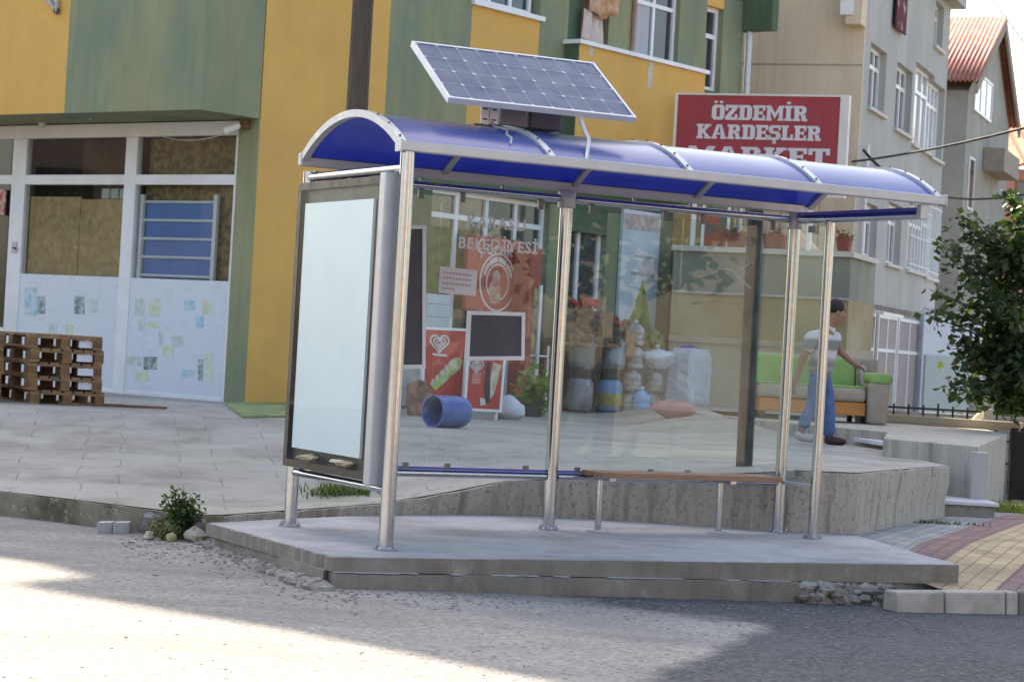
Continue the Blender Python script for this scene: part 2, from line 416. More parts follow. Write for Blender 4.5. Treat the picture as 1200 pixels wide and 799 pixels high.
# lower pour, a hand proud of the slab
f0, f1 = sl_[0].copy(), sl_[0].lerp(sl_[1], .715)
nrm = Vector((-(f1-f0).y, (f1-f0).x, 0)).normalized()
if nrm.y > 0: nrm = -nrm
fr_ = ragged(f0+nrm*.07, f1+nrm*.06, 60, .022, 11) + [f1+nrm*.04]
pts = fr_ + [f1-nrm*.5, f0-nrm*.5]
sb = MB(); n_ = len(pts); sb.v = [Vector((p.x, p.y, slab_bottom(p)-.004+random.uniform(-.004, .003))) for p in pts]+[Vector((p.x, p.y, -.6)) for p in pts]
sb.f = [list(range(n_)), list(range(2*n_-1, n_-1, -1))]+[[k, n_+k, n_+(k+1) % n_, (k+1) % n_] for k in range(n_)]
setting(sb, 'kerb', M_slabside)
led = MB(); fo_ = ragged(f0+nrm*.064, f1+nrm*.055, 60, .012, 12)
led.v = [Vector((p.x-nrm.x*.01*(1+math.sin(k*1.7)), p.y-nrm.y*.01*(1+math.sin(k*1.7)), slab_bottom(p)+.0005)) for k, p in enumerate(fo_)]+[Vector((p.x-nrm.x*.075, p.y-nrm.y*.075, slab_bottom(p)+.0005)) for p in fo_]
led.f = [[k, k+1, len(fo_)+k+1, len(fo_)+k] for k in range(len(fo_)-1) if math.sin(k*.37)+math.sin(k*.91+1)*.7 > -.25]
setting(led, 'kerb_ledge', mat('pale_ledge_line', (.50, .48, .44), .9, 0, .15, 12))  # broken pale strip along the top of the ledge
g0_, g1_ = f1, sl_[1]
pb_ = (g0_-nrm*.03, g1_-nrm*.03-(sl_[1]-sl_[0]).normalized()*.03, sl_[2], g0_-nrm*1.2)
sb = MB().hexa([Vector((p.x, p.y, -.6)) for p in pb_]+[Vector((p.x, p.y, slab_bottom(p)-.003)) for p in pb_])
setting(sb, 'platform_base', M_rub0)
sd_ = [sl_[0]-nrm*.02, sl_[5], sl_[4]]
setting(MB().prism([Vector((p.x, p.y, -.085)) for p in (sl_[0]-nrm*.04-(sl_[0]-sl_[5]).cross(Vector((0, 0, 1))).normalized()*-.04, sl_[5]+Vector((.06, 0, 0)), sl_[4], sl_[0]-nrm*1.0+(sl_[1]-sl_[0]).normalized()*1.0)], (0, 0, -.4)), 'platform_base', M_slabside)
# rough broken concrete between the pour and the kerb stones, and under the slab's left side
M_rub = mat('broken_concrete', (.33, .31, .28), .95, 0, .25, 8, bump=.8, bscale=30, col2=(.2, .185, .16), c2scale=6)
rb = MB(); rn = random.Random(5)
for k in range(34):
    t = rn.random(); p = f1.lerp(sl_[1], t*.62)+nrm*rn.uniform(-.03, .15)*(1-.4*t); r = rn.uniform(.018, .06)
    rb.blob((p.x, p.y, rz(p.x)+rn.uniform(.0, .11)), (r*1.4, r, r*.8), k, .25, 8, 5)
for k in range(190):
    t = rn.random(); p = G(388, 690, -.18).lerp(G(248, 632, -.18), t)+Vector((-.05, -.05, 0))+Vector((rn.uniform(-.10, .06), rn.uniform(-.1, .05), 0)); r = rn.uniform(.012, .05)*(1.25-t*.6)
    rb.blob((p.x, p.y, rz(p.x)+r*.2), (r*1.5, r*1.1, r*.7), k+300, .25, 8, 5)
nt_, na_ = 60, 10
i0 = len(rb.v)
for i in range(nt_+1):
    t = i/nt_; q_ = f1.lerp(sl_[1], t*.62-.03); env = math.sin(math.pi*min(1, (t+.02)*3.2)/2)*math.sin(math.pi*min(1, (1.04-t)*4)/2)
    for j in range(na_+1):
        u = j/na_; of_ = (-.03+(.19-.08*t)*u**.8)*env; zz_ = (slab_bottom(q_)-.005)*(1-u**1.3)+(rz(q_.x)-.03)*u**1.3
        p = q_+nrm*(of_+rn.gauss(0, .011))+Vector((rn.gauss(0, .006), 0, 0)); rb.v.append(Vector((p.x, p.y, min(zz_+rn.gauss(0, .013), slab_bottom(q_)-.002))))
for i in range(nt_):
    for j in range(na_): a = i0+i*(na_+1)+j; rb.f.append([a, a+1, a+na_+2, a+na_+1])
tag(rb.build('rubble', M_rub), 'broken concrete rubble along the foot of the platform', 'rubble', kind='stuff')
M_grav = mat('loose_gravel', (.21, .20, .185), .95, 0, .4, 30)
gv = MB()
for k in range(1000):
    if k < 500:
        px = rn.uniform(400, 1180); py = interp(px, [400, 920, 1180], [690, 700, 714])+abs(rn.gauss(0, 9))
    elif k < 850: px = rn.uniform(140, 420); py = interp(px, [140, 240, 330, 420], [628, 640, 668, 698])+abs(rn.gauss(0, 14))
    else: px = rn.uniform(0, 1200); py = rn.uniform(690, 799)
    p = G(px, py, -.19); p.z = rz(p.x); r = rn.uniform(.003, .009) if k > 850 else rn.uniform(.004, .013)
    gv.blob(p, (r*1.2, r, r*.7), k, .2, 5, 3)
tag(gv.build('loose_gravel', M_grav), 'loose gravel scattered along the road edge', 'gravel', kind='stuff')

# ------------------------------------------------------------ terrace: paved forecourt of the shops
edge = [Vector((-13, 23.2, 0)), P(0, 572, 17.0), P(125, 588, 16.4), P(238, 604, 15.85), Vector((-1.75, 16.1, 0)), Vector((-.9, 16.72, 0)), Vector((0, 17.5, 0)), Vector((1.2, 17.5, 0)), Vector((2.3, 17.38, 0)), Vector((2.75, 17.55, 0)), Vector((4.0, 20.35, 0))]
pl = []
for a, b in zip(edge[:-1], edge[1:]):
    n = max(2, int((b-a).length/.12)); pl += [(a+(b-a)*(k/n)) for k in range(n)]
pl.append(edge[-1])
pl = [Vector((p.x, p.y+random.uniform(-.012, .012), 0)) for p in pl]
def paving_material():
    m = bpy.data.materials.new('flagstone_paving'); m.use_nodes = True; nt = m.node_tree; L = nt.links.new; b = nt.nodes['Principled BSDF']
    b.inputs['Roughness'].default_value = .85; b.inputs['Specular IOR Level'].default_value = .3
    geo = nt.nodes.new('ShaderNodeNewGeometry'); mp = nt.nodes.new('ShaderNodeMapping'); mp.inputs['Rotation'].default_value = (0, 0, -.17)
    L(geo.outputs['Position'], mp.inputs[0])
    wn = nt.nodes.new('ShaderNodeTexNoise'); wn.inputs['Scale'].default_value = 1.7; wn.inputs['Detail'].default_value = 4; L(mp.outputs[0], wn.inputs['Vector'])
    ad = nt.nodes.new('ShaderNodeMix'); ad.data_type = 'RGBA'; ad.blend_type = 'LINEAR_LIGHT'; ad.inputs['Factor'].default_value = .07
    L(mp.outputs[0], ad.inputs['A']); L(wn.outputs['Color'], ad.inputs['B'])
    br = nt.nodes.new('ShaderNodeTexBrick'); L(ad.outputs['Result'], br.inputs['Vector']); br.inputs['Scale'].default_value = 1
    br.inputs['Brick Width'].default_value = .8; br.inputs['Row Height'].default_value = .42; br.inputs['Mortar Size'].default_value = .008; br.inputs['Mortar Smooth'].default_value = .8; br.offset = .37
    br.inputs['Color1'].default_value = (.385, .365, .32, 1); br.inputs['Color2'].default_value = (.36, .34, .30, 1); br.inputs['Mortar'].default_value = (.25, .24, .215, 1)
    n = nt.nodes.new('ShaderNodeTexNoise'); n.inputs['Scale'].default_value = 1.3; n.inputs['Detail'].default_value = 8; n.inputs['Roughness'].default_value = .65; L(geo.outputs['Position'], n.inputs['Vector'])
    f = ramp_nodes(nt, n.outputs['Fac'], [(.30, (.62, .60, .57)), (.5, (.95, .95, .94)), (.72, (1.12, 1.12, 1.12))])
    mx = nt.nodes.new('ShaderNodeMix'); mx.data_type = 'RGBA'; mx.blend_type = 'MULTIPLY'; mx.inputs['Factor'].default_value = 1; L(br.outputs['Color'], mx.inputs['A']); L(f, mx.inputs['B'])
    L(mx.outputs['Result'], b.inputs['Base Color'])
    bp = nt.nodes.new('ShaderNodeBump'); bp.inputs['Strength'].default_value = .5; bp.inputs['Distance'].default_value = .01; bp.invert = True
    n2 = nt.nodes.new('ShaderNodeTexNoise'); n2.inputs['Scale'].default_value = 14; n2.inputs['Detail'].default_value = 6; L(geo.outputs['Position'], n2.inputs['Vector'])
    mm = nt.nodes.new('ShaderNodeMath'); mm.operation = 'ADD'; L(br.outputs['Fac'], mm.inputs[0]); L(n2.outputs['Fac'], mm.inputs[1]); L(mm.outputs[0], bp.inputs['Height']); L(bp.outputs[0], b.inputs['Normal'])
    return m
M_pave = paving_material()
tm = MB(); nd = 34
ys_ = [0]+[.15*k**1.35 for k in range(1, nd)]
for p in pl:
    for d in ys_: tm.v.append(Vector((p.x, p.y+d, tz(p.x, p.y+d))))
for i in range(len(pl)-1):
    for j in range(nd-1): tm.f.append([i*nd+j, (i+1)*nd+j, (i+1)*nd+j+1, i*nd+j+1])
setting(tm, 'terrace', M_pave, origin=(0, 20, .4), smooth=True)
def edge_wall(pts, name, m, seed, topdrop=.0):
    rn = random.Random(seed); mb = MB(); nz = 6; n = len(pts)
    for i, p in enumerate(pts):
        a, b = pts[max(0, i-1)], pts[min(n-1, i+1)]; t = (b-a).normalized(); o = Vector((t.y, -t.x, 0))
        zt, zb = tz(p.x, p.y)-.004-topdrop-abs(rn.gauss(0, .004)), -.5
        col = [p-o*.25+Vector((0, 0, zb)), p-o*.25+Vector((0, 0, zt))]
        for k in range(nz+1):
            z = zt+(zb-zt)*k/nz; col.append(p+o*(.015+rn.uniform(-.014, .014)+(.02*(1-k/nz) if k < 2 else 0))+Vector((0, 0, z)))
        mb.v += col
    c = nz+3
    for i in range(n-1):
        for k in range(c): mb.f.append([i*c+k, i*c+(k+1) % c, (i+1)*c+(k+1) % c, (i+1)*c+k])
    mb.f.append([k for k in range(c)]); mb.f.append([(n-1)*c+k for k in range(c-1, -1, -1)])
    return mb.build(name, m, smooth=True)
kx = next(i for i, p in enumerate(pl) if p.x > -2.0)
M_moss = mat('mossy_concrete', (.27, .235, .18), .95, 0, .25, 5, bump=.7, bscale=25, col2=(.11, .095, .06), c2scale=2.5, c2pos=(.48, .66), spot=(.36, .33, .27), spotscale=12, spotpos=(.58, .7))
tag(edge_wall(pl[:kx+1], 'terrace_kerb', M_moss, 1), 'low mossy concrete edging of the terrace along the road', 'kerb wall')
tag(edge_wall(pl[kx:], 'retaining_wall', M_wall, 2), 'rain streaked concrete retaining wall behind the bus shelter', 'wall')

# pavement at the right, falling to the kerb
k0, k1 = G(1020, 692, -.15), G(1200, 692, -.15)
kd = Vector(((k1-k0).x, (k1-k0).y, 0)).normalized(); kn = Vector((-kd.y, kd.x, 0))
if kn.y < 0: kn = -kn
def pz(x, y):
    d = (Vector((x, y, 0))-Vector((k0.x, k0.y, 0))).dot(kn)
    return -.145 + min(max(d, 0), 1.7)*.085 - .045*max(0, y-21)
def paver_material():
    m = bpy.data.materials.new('coloured_pavers'); m.use_nodes = True; nt = m.node_tree; L = nt.links.new; b = nt.nodes['Principled BSDF']
    b.inputs['Roughness'].default_value = .85
    geo = nt.nodes.new('ShaderNodeNewGeometry'); mp = nt.nodes.new('ShaderNodeMapping'); mp.inputs['Rotation'].default_value = (0, 0, -math.atan2(bd.y, bd.x)); L(geo.outputs['Position'], mp.inputs[0])
    br = nt.nodes.new('ShaderNodeTexBrick'); L(mp.outputs[0], br.inputs['Vector']); br.inputs['Scale'].default_value = 1
    br.inputs['Brick Width'].default_value = .22; br.inputs['Row Height'].default_value = .11; br.inputs['Mortar Size'].default_value = .006
    br.inputs['Color1'].default_value = (1, 1, 1, 1); br.inputs['Color2'].default_value = (.82, .82, .82, 1); br.inputs['Mortar'].default_value = (.45, .45, .45, 1)
    s = nt.nodes.new('ShaderNodeSeparateXYZ'); L(mp.outputs[0], s.inputs[0])
    def loc(px, py):
        p = G(px, py, -.06); return Vector((p.x, p.y, 0)).dot(Vector((-bd.y, bd.x, 0)))
    vals = [loc(1000+360/5, 560+440/5), loc(1000+560/5, 560+480/5), loc(1000+800/5, 560+600/5), loc(1190, 700)]
    lo = min(vals)-2; hi = max(vals)+2
    mr = nt.nodes.new('ShaderNodeMapRange'); L(s.outputs[1], mr.inputs['Value']); mr.inputs['From Min'].default_value = lo; mr.inputs['From Max'].default_value = hi
    r = nt.nodes.new('ShaderNodeValToRGB'); r.color_ramp.interpolation = 'CONSTANT'; L(mr.outputs[0], r.inputs[0])
    grey, red, yel = (.30, .31, .31, 1), (.25, .15, .14, 1), (.47, .37, .22, 1)
    v = sorted([(x-lo)/(hi-lo) for x in vals[:3]])
    el = r.color_ramp.elements
    while len(el) < 4: el.new(.5)
    for e, (p_, c_) in zip(el, [(0, red), (v[0], yel), (v[1], red), (v[2], grey)]): e.position = p_; e.color = c_
    n = nt.nodes.new('ShaderNodeTexNoise'); n.inputs['Scale'].default_value = 3; n.inputs['Detail'].default_value = 7; L(geo.outputs['Position'], n.inputs['Vector'])
    f = ramp_nodes(nt, n.outputs['Fac'], [(.35, (.75,)*3), (.65, (1.1,)*3)])
    x1 = nt.nodes.new('ShaderNodeMix'); x1.data_type = 'RGBA'; x1.blend_type = 'MULTIPLY'; x1.inputs['Factor'].default_value = 1; L(r.outputs[0], x1.inputs['A']); L(br.outputs['Color'], x1.inputs['B'])
    x2 = nt.nodes.new('ShaderNodeMix'); x2.data_type = 'RGBA'; x2.blend_type = 'MULTIPLY'; x2.inputs['Factor'].default_value = 1; L(x1.outputs['Result'], x2.inputs['A']); L(f, x2.inputs['B'])
    L(x2.outputs['Result'], b.inputs['Base Color'])
    bp = nt.nodes.new('ShaderNodeBump'); bp.inputs['Strength'].default_value = .6; bp.inputs['Distance'].default_value = .008; bp.invert = True; L(br.outputs['Fac'], bp.inputs['Height']); L(bp.outputs[0], b.inputs['Normal'])
    return m
bA, bB = G(1072, 648, -.06), G(1200, 601, -.05)
bd = Vector(((bB-bA).x, (bB-bA).y, 0)).normalized()
pm = MB(); nw, nl = 14, 30
for j in range(nl):
    for i in range(nw):
        q = Vector((k0.x, k0.y, 0)) + kd*(.62+.55*j) + kn*(.02+12*(i/(nw-1))**2)
        pm.v.append(Vector((q.x, q.y, pz(q.x, q.y)-.003)))
for j in range(nl-1):
    for i in range(nw-1): pm.f.append([j*nw+i, (j+1)*nw+i, (j+1)*nw+i+1, j*nw+i+1])
setting(pm, 'pavement', paver_material(), origin=(4, 17, -.1))
M_kst = mat('kerb_stone_concrete', (.43, .40, .35), .9, 0, .12, 6, bump=.4, bscale=50, col2=(.32, .295, .25), c2scale=4, bdist=.006)
M_kst2 = mat('shaded_kerb_concrete', (.16, .15, .135), .9, 0, .2, 6, bump=.4, bscale=50, bdist=.006)  # shadow on this stretch of kerb put into a darker concrete colour
for (a, b, lab, m) in ((1027, 1082, 'short pale kerb stone beside the broken concrete', M_kst), (1084, 1153, 'long pale kerb stone in front of the platform corner', M_kst), (1155, 1168, 'stubby ochre stained kerb stone between the pale and dark ones', M_kst), (1169, 1300, 'kerb stone painted dark for shade at the right edge of the photo', M_kst2)):
    A, B = G(a, 690, -.15), G(b, 690, -.15); A = Vector((k0.x, k0.y, 0))+kd*(Vector((A.x, A.y, 0))-Vector((k0.x, k0.y, 0))).dot(kd); B = Vector((k0.x, k0.y, 0))+kd*(Vector((B.x, B.y, 0))-Vector((k0.x, k0.y, 0))).dot(kd)
    mb = MB(); o = kn*-.16
    mb.hexa([p+Vector((0, 0, z)) for z, ps in ((-.5, (A+o, B+o, B+kn*.015, A+kn*.015)), (-.142, (A+o*.8, B+o*.8, B+kn*.015, A+kn*.015))) for p in ps])
    tag(mb.build('kerb_stone', m, bevel=.012), lab, 'kerb stone', 'kerb stones along the pavement')

A = Vector((k0.x, k0.y, 0))+kd*((B-Vector((k0.x, k0.y, 0))).dot(kd)+.02); B = A+kd*16
setting(MB().hexa([p+Vector((0, 0, z)) for z, ps in ((-.7, (A+kn*-.16, B+kn*-.16, B+kn*.015, A+kn*.015)), (-.142, (A+kn*-.13, B+kn*-.13, B+kn*.015, A+kn*.015))) for p in ps]), 'kerb', M_kst2)
# raised block with steps at the right
BZ = .62
blk = [Vector((3.68, 21.95, 0)), P(1146, 523, 21.1), P(1180, 507, 26.2), Vector((6.0, 29.6, 0)), Vector((2.2, 29.6, 0)), Vector((2.4, 27.3, 0)), Vector((4.1, 24.2, 0))]
blk = [Vector((p.x, p.y, 0)) for p in blk]
M_block = mat('streaked_block_concrete', (.42, .39, .33), .9, 0, .12, 3, bump=.35, bscale=40, col2=(.23, .21, .18), c2scale=1.6, c2pos=(.5, .7), stretch=(5, 5, .8))
tag(MB().prism([p+Vector((0, 0, -.9)) for p in blk], (0, 0, .9+BZ-.0)).build('raised_block', M_block, bevel=.01), 'raised concrete block of the terrace right of the steps', 'platform')
stp = thing('entrance_steps', 'small concrete steps with white treads between wall and raised block', 'steps', (4.0, 21.1, 0))
M_mar = mat('white_marble_tread', (.62, .64, .68), .4, 0, .06, 6)
for k, (x0, x1, zt) in enumerate(((4.02, 4.5, .13), (3.84, 4.02, .29), (3.66, 3.84, .42))):
    MB().box((x0, 20.55, -.4), (x1, 21.9, zt-.035)).build('riser_block', M_conc, stp)
    MB().box((x0-.005, 20.5, zt-.033), (x1+.03, 21.88, zt)).build('tread', M_mar, stp, bevel=.004)
tag(MB().hexa([Vector((x, y, z)) for z in (-.4, BZ-.05) for x, y in ((4.36, 20.98), (4.5, 20.96), (4.52, 21.2), (4.38, 21.22))]).build('stair_pier', M_greypl, bevel=.008), 'smooth grey pier at the front corner of the raised block', 'pier')
# ------------------------------------------------------------ bus shelter
M_sglass = glass_mat('shelter_glass', (.91, .955, .95), 1.25, .0, .035)
M_gedge = mat('glass_edge', (.30, .50, .48), .15, 0, .05, 5)
M_blueedge = mat('blue_seal_strip', (.10, .10, .45), .4, 0, .05, 5)
def poly_blue():
    m = bpy.data.materials.new('blue_polycarbonate'); m.use_nodes = True; nt = m.node_tree; nt.nodes.clear(); L = nt.links.new
    o = nt.nodes.new('ShaderNodeOutputMaterial')
    t = nt.nodes.new('ShaderNodeBsdfTranslucent'); d = nt.nodes.new('ShaderNodeBsdfDiffuse')
    ge = nt.nodes.new('ShaderNodeNewGeometry'); n = nt.nodes.new('ShaderNodeTexNoise'); n.inputs['Scale'].default_value = 2; n.inputs['Detail'].default_value = 6; L(ge.outputs['Position'], n.inputs['Vector'])
    c1 = ramp_nodes(nt, n.outputs['Fac'], [(.35, (.02, .07, .75)), (.65, (.035, .10, .85))]); L(c1, t.inputs[0])
    c2 = ramp_nodes(nt, n.outputs['Fac'], [(.35, (.06, .14, .56)), (.7, (.11, .22, .68))]); L(c2, d.inputs[0])
    m1 = nt.nodes.new('ShaderNodeMixShader'); m1.inputs[0].default_value = .42; L(t.outputs[0], m1.inputs[1]); L(d.outputs[0], m1.inputs[2])
    g = nt.nodes.new('ShaderNodeBsdfGlossy'); g.inputs['Roughness'].default_value = .22; fr = nt.nodes.new('ShaderNodeFresnel'); fr.inputs[0].default_value = 1.5
    m2 = nt.nodes.new('ShaderNodeMixShader'); L(fr.outputs[0], m2.inputs[0]); L(m1.outputs[0], m2.inputs[1]); L(g.outputs[0], m2.inputs[2]); L(m2.outputs[0], o.inputs[0])
    return m
M_poly = poly_blue()
HR, HT = 2.5156, 2.40                                          # roof gutter line, tube line
UL, VL, WD = 4.05, 2.0244, 1.529
sh = thing('bus_shelter', 'bus shelter of polished steel posts and glass with a blue vaulted roof', 'bus shelter', SO)
def post(u, v, zt, r=.044, name='post'):
    p = MB().tube([S(u, v, .012), S(u, v, zt)], r, 20).build(name, M_steel, sh, smooth=True)
    MB().lathe([(0, 0), (.075, 0), (.075, .012), (.05, .018), (0, .018)], S(u, v, .001), 20).build('base_plate', M_steel, p, smooth=True)
    for a in range(4):
        q = S(u+.06*math.cos(a*1.57+.6), v+.06*math.sin(a*1.57+.6), .012)
        MB().tube([q, q+Vector((0, 0, .025))], .008, 6).build('anchor_bolt', M_alu, p)
    return p
post(0, 0, HT+.02); post(VL, 0, HR-.06, .047); post(UL, 0, HR-.06); post(0, WD, HR-.037, .047); post(UL, .45, HT-.02, .036)
for u in (VL, UL):                                            # cast joint where the posts meet the tube
    MB().tube([S(u, 0, HT-.07), S(u, 0, HT+.06)], .066, 16).build('post_collar', M_alu, sh, smooth=True, bevel=.008)
# barrel roof
NA = 18; RISE = .255
def arc(k, off=0):                                            # k 0..NA from rear to front
    h = WD/2+.02; rad = (h*h+RISE*RISE)/(2*RISE); a0 = math.asin(h/rad); a = -a0+2*a0*k/NA
    return WD/2 + (rad+off)*math.sin(a), HR-.01+RISE-rad+(rad+off)*math.cos(a)
RU = [-.04, 1.03, 2.09, 3.15, 4.19]
for i in range(4):
    mb = MB()
    for u in (RU[i]+.02, RU[i+1]-.02):
        for off in (0, .008):
            for k in range(NA+1):
                v, z = arc(k, off); mb.v.append(S(u, v, z))
    n = NA+1
    for k in range(NA):
        mb.f += [[k, k+1, 2*n+k+1, 2*n+k], [n+k, 3*n+k, 3*n+k+1, n+k+1], [k, n+k, n+k+1, k+1], [2*n+k, 2*n+k+1, 3*n+k+1, 3*n+k]]
    mb.f += [[0, 2*n, 3*n, n], [NA, n+NA, 3*n+NA, 2*n+NA]]
    mb.build('roof_panel', M_poly, sh, smooth=True)
for i, u in enumerate(RU):
    mb = MB(); w_ = .024
    for uu in (u-w_, u+w_):
        for off in (-.022, .026):
            for k in range(NA+1):
                v, z = arc(k, off); mb.v.append(S(uu, v, z))
    n = NA+1
    for k in range(NA):
        mb.f += [[k, k+1, 2*n+k+1, 2*n+k], [n+k, 3*n+k, 3*n+k+1, n+k+1], [k, n+k, n+k+1, k+1], [2*n+k, 2*n+k+1, 3*n+k+1, 3*n+k]]
    mb.f += [[0, 2*n, 3*n, n], [NA, n+NA, 3*n+NA, 2*n+NA]]
    rib = mb.build('roof_rib', M_alu, sh, smooth=True)
    for k in range(1, NA, 2):
        v, z = arc(k, .028); q = S(u, v, z)
        if i in (0, 4) or k > 8: MB().tube([q, q+Vector((0, 0, .006))], .008, 6).build('rivet', M_dark, rib)
SF = lambda a, b, c: S(a, b, c)
MB().box((RU[0]-.03, WD+.002, HR-.036), (RU[-1]+.03, WD+.055, HR+.030), SF).build('front_gutter', M_alu, sh, bevel=.008)
MB().box((RU[0]-.03, -.055, HR-.060), (RU[-1]-.05, -.004, HR+.028), SF).build('rear_gutter', M_alu, sh, bevel=.008)
for u in (RU[0]-.032, RU[-1]+.031): MB().box((u-.006, WD-.03, HR-.04), (u+.006, WD+.06, HR+.04), SF).build('gutter_cap', M_alu, sh, bevel=.003)
MB().tube([S(.03, 0, HT), S(VL-.066, 0, HT)], .028, 14).build('rear_beam', M_steel, sh, smooth=True)
MB().tube([S(VL+.066, 0, HT), S(UL-.066, 0, HT)], .028, 14).build('rear_beam', M_steel, sh, smooth=True)
MB().tube([S(0, .0, HT-.02), S(0, WD-.03, HT-.02)], .03, 14).build('side_beam', M_steel, sh, smooth=True)
MB().tube([S(UL, .066, HT), S(UL, WD, HT)], .03, 14).build('side_beam', M_steel, sh, smooth=True)
MB().box((UL-.02, .07, HT+.031), (UL+.02, WD, HT+.055), SF).build('blue_seal', M_blueedge, sh)
MB().box((UL-.035, WD-.02, HT-.03), (UL+.035, WD+.03, HR-.04), SF).build('front_hanger', M_alu, sh, bevel=.004)
for u in (.35, .85, 1.5, 2.6, 3.1, 3.6):
    mb = MB(); mb.tube([S(u, 0, HT+.02), S(u, -.02, HR-.055)], .012, 8); mb.build('gutter_bracket', M_alu, sh)
for a, b in ((.03, VL-.05), (VL+.05, UL-.04)):
    MB().tube([S(a, 0, .385), S(b, 0, .385)], .026, 14).build('lower_rail', M_steel, sh, smooth=True)
    MB().box((a, -.012, .414), (b, .012, .432), SF).build('blue_seal', M_blueedge, sh)
MB().tube([S(0, .03, .375), S(0, WD-.04, .375)], .026, 14).build('lower_rail', M_steel, sh, smooth=True)
MB().box((UL-.012, .05, .375), (UL+.012, .42, .40), SF).build('lower_rail', M_alu, sh)
M_clamp = mat('clamp_metal', (.16, .16, .17), .35, .5, .1, 9)
gl = [(.04, 1.008), (1.016, VL-.055), (VL+.055, 3.03), (3.038, UL-.05)]
panes = []
for i, (a, b) in enumerate(gl):
    g = MB().box((a, -.004, .436), (b, .004, 2.335), SF).build('glass_panel', M_sglass, sh); panes.append(g)
    for u in (a+.006, b-.006):
        pass
    for uu in (a+.16, b-.16):
        for z0, z1 in ((2.30, 2.375), (.41, .46)):
            MB().box((uu-.02, -.014, z0+.005), (uu+.02, .014, z1), SF).build('glass_clamp', M_clamp, g, bevel=.004)
MB().box((UL-.004, .05, .405), (UL+.004, .41, 2.36), SF).build('glass_panel', M_sglass, sh)
for z in (2.3, .45): MB().box((UL-.02, .2, z), (UL+.02, .25, z+.05), SF).build('glass_clamp', M_clamp, sh, bevel=.004)
# white lettering stuck on the first pane
M_let = mat('white_vinyl', (.72, .73, .73), .6, 0, .05, 10)
def on_glass(px, py): return PL(px, py, SO+EV*.008, EV)
def uv_of(p): d = p-SO; return d.dot(EU), d.z
u0_, z0_ = uv_of(on_glass(584, 289)); u1_, z1_ = uv_of(on_glass(582, 263))
text_mb('BELEDİYESİ', .112, lambda x, y, z: S(u0_+x, .006+z, z0_+y-.03), .002, .003, spacing=1.12).build('lettering', M_let, panes[0])
text_mb('KARASU', .112, lambda x, y, z: S(u1_+x, .006+z, z1_+y-.03), .002, .003, spacing=1.2).build('lettering', M_let, panes[0])
# thin cracks in the glass
M_crack = mat('glass_crack', (.8, .85, .85), .5, 0, .05, 10)
ca = [uv_of(on_glass(x, y)) for x, y in ((848, 315), (858, 317), (866, 325), (880, 338))]
mb = MB(); mb.tube([S(a, .0065, b) for a, b in ca], .0025, 5)
cb = [uv_of(on_glass(x, y)) for x, y in ((860, 321), (871, 313), (882, 307))]; mb.tube([S(a, .0065, b) for a, b in cb], .002, 5)
mb.build('crack', M_crack, panes[2])
# lit advertising case in the left end
M_poster = mat('blank_backlight_sheet', (.76, .82, .83), .35, 0, .03, 1.2, col2=(.70, .78, .81), c2scale=1.3, spec=.6)
ac = empty('advert_case', S(0, .1, .4)); ac.parent = sh; ac.location = S(0, .1, .4)-SO
A0, A1, Z0, Z1 = .05, 1.36, .42, 2.33
mb = MB()
mb.box((-.10, A0, Z0), (.09, A0+.06, Z1), SF); mb.box((-.10, A1-.012, Z0), (.09, A1, Z1), SF)
mb.box((-.10, A0+.06, Z0), (.09, A1-.012, Z0+.05), SF); mb.box((-.10, A0+.06, Z1-.05), (.09, A1-.012, Z1), SF)
mb.build('case_frame', M_dark, ac)
MB().box((-.07, A0+.06, Z0+.05), (.075, A1-.012, Z1-.05), SF).build('case_back', M_dark, ac)
MB().box((-.091, A0+.12, Z0+.13), (-.072, A1-.10, Z1-.14), SF).build('poster_sheet', M_poster, ac)
MB().box((-.098, A0+.06, Z0+.05), (-.093, A1-.012, Z1-.05), SF).build('cover_glass', glass_mat('case_glass', (.93, .96, .97), .3), ac)
MB().box((-.106, A1+.001, Z0-.03), (.095, A1+.09, Z1+.02), SF).build('side_profile', M_alu, ac, bevel=.01)
for k, (a, b) in enumerate(((.30, .62), (.85, 1.15))): MB().blob(S(-.085, (a+b)/2+.05, Z0+.085), (.1, .1, .018), k, .5, 8, 5).build('torn_paper', mat('torn_paper', (.5, .42, .3), .9, 0, .3, 10), ac)
# two notice boards and a paper fixed to the glass
def glass_board(pts, lab, cat, m_face, border, name, thick=.014, off=.012):
    q = [uv_of(PL(x, y, SO+EV*.02, EV)) for x, y in pts]; z0 = min(b for a, b in q)
    root = thing(name, lab, cat, S(sum(a for a, b in q)/4, .02, z0), 'boards hung on the shelter glass' if border else None)
    c = (sum(a for a, b in q)/4, sum(b for a, b in q)/4)
    ins = [(a+(.028 if a < c[0] else -.028), b+(.028 if b < c[1] else -.028)) for a, b in q]
    MB().prism([S(a, off, b) for a, b in (ins if border else q)], EV*thick*.8).build('face', m_face, root)
    if border:
        mb = MB()
        for k in range(4):
            a, b, c2, d = q[k], q[(k+1) % 4], ins[(k+1) % 4], ins[k]
            mb.prism([S(x, off-.002, y) for x, y in (a, b, c2, d)], EV*thick*1.4)
        mb.build('frame', M_white, root)
    return root, q
M_slate = mat('slate_grey_board', (.075, .075, .09), .55, 0, .08, 5)
glass_board([(440, 432), (498, 432), (499, 264), (446, 264)], 'tall dark grey board with pale frame beside the advertising case', 'notice board', M_slate, True, 'notice_board')
glass_board([(545, 422), (614, 422), (615, 366), (548, 364)], 'square dark grey board with white frame hanging in the first glass bay', 'notice board', M_slate, True, 'notice_board')
M_paper = mat('white_paper', (.70, .68, .68), .8, 0, .05, 6)
rt, q = glass_board([(514, 343), (558, 347), (560, 317), (516, 312)], 'white paper notice with printed lines taped to the glass', 'paper notice', M_paper, False, 'paper_notice', .003)
